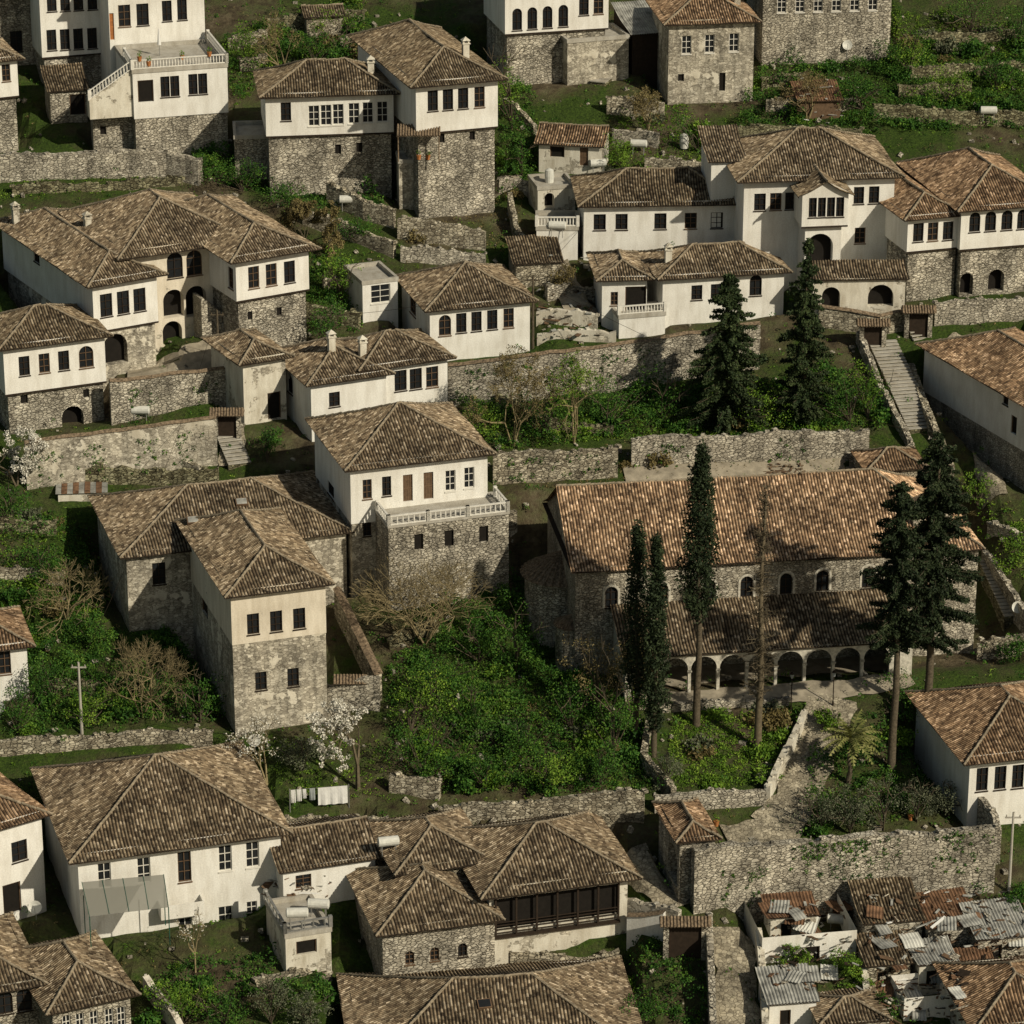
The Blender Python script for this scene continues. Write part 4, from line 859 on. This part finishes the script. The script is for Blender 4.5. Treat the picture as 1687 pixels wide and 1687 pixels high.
a=pole(135,1208,1092); b=pole(362,650,512,'bark','wooden utility pole beside retaining wall'); c=pole(878,575,455,'bark','wooden utility pole near cottage'); d=pole(1662,1470,1340); e=pole(1537,800,715)
def wire(p,q,sag=1.5):
    mb=MB(); pr=None
    for i in range(15):
        t=i/14; v=Vector(p).lerp(Vector(q),t)-Vector((0,0,sag*4*t*(1-t)))
        if pr: mb.tube(pr,v,.02,.02,3)
        pr=v
    tag(mb.obj('overhead_wire',['wood_dark']),'thin sagging overhead cable','cable','overhead cables')
wire(b,c); wire(c,e); wire(a,rc(395,1210)); wire(a,b,2); wire(rc(1160,1290),rc(1290,1130)); wire(c,rc(1100,160)); wire(rc(845,690),b)
def lamp(px,by,ty):
    p,H,_=dims(px,by,ty,1); mb=MB(); mb.tube((0,0,0),(0,0,.5),.1,.07,8); mb.tube((0,0,.5),(0,0,H-.5),.045,.04,8); o=mb.obj('street_lamp',['wood_dark'],None,Matrix.Translation(p)); tag(o,'black lantern street lamp on slim post','street lamp','lantern lamps by the path')
    mb=MB(); mb.tube((0,0,H-.5),(0,0,H-.15),.1,.18,6,0,True); mb.tube((0,0,H-.15),(0,0,H+.05),.2,.03,6,1,True); mb.obj('lamp_shade',['cloth_grey','wood_dark'],o)
lamp(1303,1172,1108); lamp(1372,1165,1105)
# laundry
p=rc(478,1338); q=rc(575,1330); mb=MB(); 
for c_ in(p,q): mb.tube(c_-Vector((0,0,.3)),c_+Vector((0,0,2)),.04,.04,6)
mb.tube(p+Vector((0,0,1.9)),q+Vector((0,0,1.9)),.015,.015,4)
o=mb.obj('clothes_line',['metal']); tag(o,'washing line strung between two metal posts','clothes line')
def hang(f0,f1,l,mat,lab):
    mb=MB(); n=12
    a_=p.lerp(q,f0)+Vector((0,-.03,1.9)); b_=p.lerp(q,f1)+Vector((0,-.03,1.9))
    for i in range(n):
        for j in range(4):
            P_=[]
            for (ii,jj) in((i,j),(i+1,j),(i+1,j+1),(i,j+1)):
                v=a_.lerp(b_,ii/n)-Vector((0,0,l*jj/4)); v.y+=.06*math.sin(ii*1.7)*jj/4; P_.append(v)
            mb.quad(*P_)
    tag(mb.obj('hanging_laundry',[mat]),lab,'laundry')
for f0,f1,l,m,lb in ((.02,.1,1.1,'cloth_white','white shirt hanging on washing line'),(.12,.2,1,'cloth_white','white towel hanging on washing line'),(.22,.28,.8,'cloth_white','small white cloth on washing line'),(.34,.43,1,'cloth_grey','grey garment hanging on washing line'),(.48,.98,1.5,'cloth_white','large white bed sheet on washing line')): hang(f0,f1,l,m,lb)
# awning by big house
p=rc(150,1560); mb=MB(); 
z=2.8
mb.add([(0,0,z-.3),(5.6,1.4,z-.3),(5,4.6,z+.7),(-.9,3.4,z+.7)],[(0,1,2,3)])
for x,y in((0,0),(5.6,1.4),(-.8,3.2),(5,4.4)): mb.tube((x,y,-.6),(x,y,z-.3),.04,.04,6,1)
for t in(0,.25,.5,.75,1): mb.tube((5.6*t,1.4*t,z-.28),(-.9+5.9*t,3.4+1.2*t,z+.72),.03,.03,4,1)
tag(mb.obj('awning',['awning','green_paint'],None,Matrix.Translation(p)),'grey translucent patio awning on green metal frame','awning')
# umbrella
p=rc(263,92); mb=MB(); mb.tube((0,0,0),(0,0,2.6),.04,.03,6,1); mb.tube((0,0,1.1),(0,0,2.7),.2,.05,8,0,True); tag(mb.obj('parasol',['cloth_white','metal'],None,Matrix.Translation(p)),'closed white parasol standing on terrace','parasol')
# canopy on balcony
p=rc(690,240); mb=MB()
mb.quad((-2,-1,0),(2,-1,0),(2,.8,.6),(-2,.8,.6))
for i in range(16): mb.tube((-1.95+i*.26,-1.05,.02),(-1.95+i*.26,.8,.64),.09,.09,5)
for x in(-1.9,1.9): mb.tube((x,-.9,-2.5),(x,-.9,0),.06,.06,6)
tag(mb.obj('canopy',['tilecap'],None,Matrix.Translation(p+Vector((0,0,1.2)))),'small tiled canopy over balcony','canopy')
# skylights
for (px,py) in((398,828),(318,858),(798,1655)):
    p=rc(px,py); mb=MB(); X=Matrix.Translation(p)@Matrix.Rotation(.2,4,'Z')@Matrix.Rotation(.42,4,'X'); mb.box(-.5,.5,-.4,.4,-.1,.18,0); mb.box(-.42,.42,-.32,.32,.18,.2,1)
    tag(mb.obj('skylight',['wood','sheet' if px<700 else 'glass'],None,X),'small framed skylight set in tiled roof','skylight','skylights in tiled roofs')
# potted plants
for (px,py) in((230,100),(245,108),(345,92),(300,98),(690,262),(705,262),(1180,1360),(1500,1350)):
    p=rc(px,py); mb=MB(); mb.tube((0,0,-.05),(0,0,.4),.16,.24,8,0,True); o=mb.obj('potted_plant',['orange'],None,Matrix.Translation(p)); tag(o,'clay pot with small green plant','potted plant','potted plants on terraces')
    link('foliage',fmesh('foliage',leaves(clump(np.array([[0,0,.65]]),np.array([.32]),60),.14),'leaf_grass'),o)
# debris
def debris(x0,x1,y0,y1,n,label,mats=('rust','sheet','wood','stone_light','cloth_white','wood_dark'),mx=.9,wt=(3,4,5,6,.6,4)):
    mb=MB()
    for i in range(n):
        p=rc(rnd.uniform(x0,x1),rnd.uniform(y0,y1)); L=rnd.uniform(.15,mx) if rnd.random()<.92 else mx*2; w=rnd.uniform(.04,.22) if rnd.random()<.85 else rnd.uniform(.25,.6)
        X=Matrix.Translation(p+Vector((0,0,rnd.uniform(0,.15))))@Matrix.Rotation(rnd.uniform(0,3.14),4,'Z')@Matrix.Rotation(rnd.gauss(0,.2),4,'X')@Matrix.Rotation(rnd.gauss(0,.2),4,'Y')
        mb.box(-L/2,L/2,-w/2,w/2,-.03,.03,rnd.choices(range(6),wt)[0],X)
    tag(mb.obj('scrap_pile',list(mats)),label,'scrap pile',kind='stuff')
def csheet(px,py,L,w,mat):
    p=rc(px,py); mb=MB(); n=int(w/.06); vs=[]
    for i in range(n+1):
        for j in range(5): vs.append((-w/2+w*i/n,-L/2+L*j/4,.03*math.sin(i*1.57)+.06*math.sin(j*1.3+px)+.2))
    mb.add(vs,[(i*5+j,(i+1)*5+j,(i+1)*5+j+1,i*5+j+1) for i in range(n) for j in range(4)])
    X=Matrix.Translation(p)@Matrix.Rotation(rnd.uniform(-.5,.5),4,'Z')@Matrix.Rotation(rnd.gauss(.12,.08),4,'X')@Matrix.Rotation(rnd.gauss(0,.08),4,'Y')
    tag(mb.obj('metal_sheet',[mat],None,X),{'sheet':'pale corrugated metal sheet lying on ruin','rust':'rusty corrugated metal sheet lying on ruin','tank_white':'white painted metal sheet lying on ruin'}[mat],'metal sheet','corrugated sheets on the ruins')
debris(1260,1420,1490,1530,50,'heap of rusty sheets and planks'); debris(1430,1690,1470,1580,170,'heap of broken tiles, boards and sheets'); debris(1440,1590,1590,1690,150,'pile of scrap metal and boards'); debris(1270,1420,1540,1630,70,'scattered scrap and stones on ruin floor')
for i in range(26):
    x,y=rnd.choice(((rnd.uniform(1265,1400),rnd.uniform(1490,1530)),(rnd.uniform(1440,1680),rnd.uniform(1480,1560)),(rnd.uniform(1270,1370),rnd.uniform(1600,1645)),(rnd.uniform(1450,1580),rnd.uniform(1590,1670))))
    csheet(x,y,rnd.uniform(1.4,2.6),rnd.uniform(.9,1.6),rnd.choice(('sheet','sheet','rust','rust','tank_white')))
debris(1265,1325,765,780,40,'stack of old tiles behind church',('tilecap','tilecap','wood','tilecap','stone','wood'),.6)
debris(885,985,420,560,70,'garden furniture scraps and planks in yard',mx=.8); debris(1300,1430,120,210,50,'scattered boards on weedy slope',mx=.8); debris(430,545,1440,1480,30,'boards and boxes beside flat roof',mx=.8)
# loose stones
q=np.column_stack([nr.uniform(-60,60,2600),nr.uniform(190,400,2600)]); q=q[~inpad(q[:,0],q[:,1],.2)]; mb=MB()
for x,y in q:
    s=rnd.uniform(.08,.3); X=Matrix.Translation((x,y,float(T(x,y))+s*.3))@Matrix.Rotation(rnd.uniform(0,3),4,(rnd.random(),rnd.random(),1)); mb.box(-s,s,-s*.7,s*.7,-s*.5,s*.5,0,X)
tag(mb.obj('rubble',['stone_light']),'loose pale stones scattered over the slope','stones',kind='stuff')
# shed with striped metal roof
p=rc(135,810); mb=MB(); mb.box(-2,2,-1.2,1.2,-1,1.2,0)
for i in range(9): mb.box(-2.2+i*.49,-2.2+i*.49+.485,-1.4,1.4,1.2,1.25+.03*(i%2),1+i%2)
tag(mb.obj('shed',['plaster_old','sheet','rust'],None,Matrix.Translation(p-Vector((0,0,.8)))@Matrix.Rotation(.1,4,'Z')),'small shed with striped corrugated metal roof','shed')
# ================================================================= CAMERA / LIGHT
cd=bpy.data.cameras.new('camera'); cd.angle=FOV; cd.clip_start=1; cd.clip_end=6000; co=link('camera',cd); co.location=CAM; co.rotation_euler=(math.pi/2-TH,0,0); S.camera=co
sv=Vector((.72,-.64,0)).normalized(); el=math.radians(35); sv=Vector((sv.x*math.cos(el),sv.y*math.cos(el),math.sin(el)))
sd=bpy.data.lights.new('sun','SUN'); sd.energy=3.9; sd.angle=math.radians(.8); sd.color=(1,.90,.71); so=link('sun',sd); so.rotation_euler=sv.to_track_quat('Z','Y').to_euler(); so.location=(50,100,200)
w=bpy.data.worlds.new('World'); S.world=w; w.use_nodes=True; nt=w.node_tree; sk=nt.nodes.new('ShaderNodeTexSky'); sk.sky_type='NISHITA'; sk.sun_disc=False; sk.sun_elevation=el; sk.sun_rotation=math.atan2(sv.x,sv.y)
mx=nt.nodes.new('ShaderNodeMix'); mx.data_type='RGBA'; mx.blend_type='MULTIPLY'; mx.inputs[0].default_value=1; mx.inputs[7].default_value=(1,.87,.64,1)
nt.links.new(sk.outputs[0],mx.inputs[6]); nt.links.new(mx.outputs[2],nt.nodes['Background'].inputs[0]); nt.nodes['Background'].inputs[1].default_value=.065
S.view_settings.view_transform='Standard'; S.view_settings.look='None'; S.view_settings.exposure=0
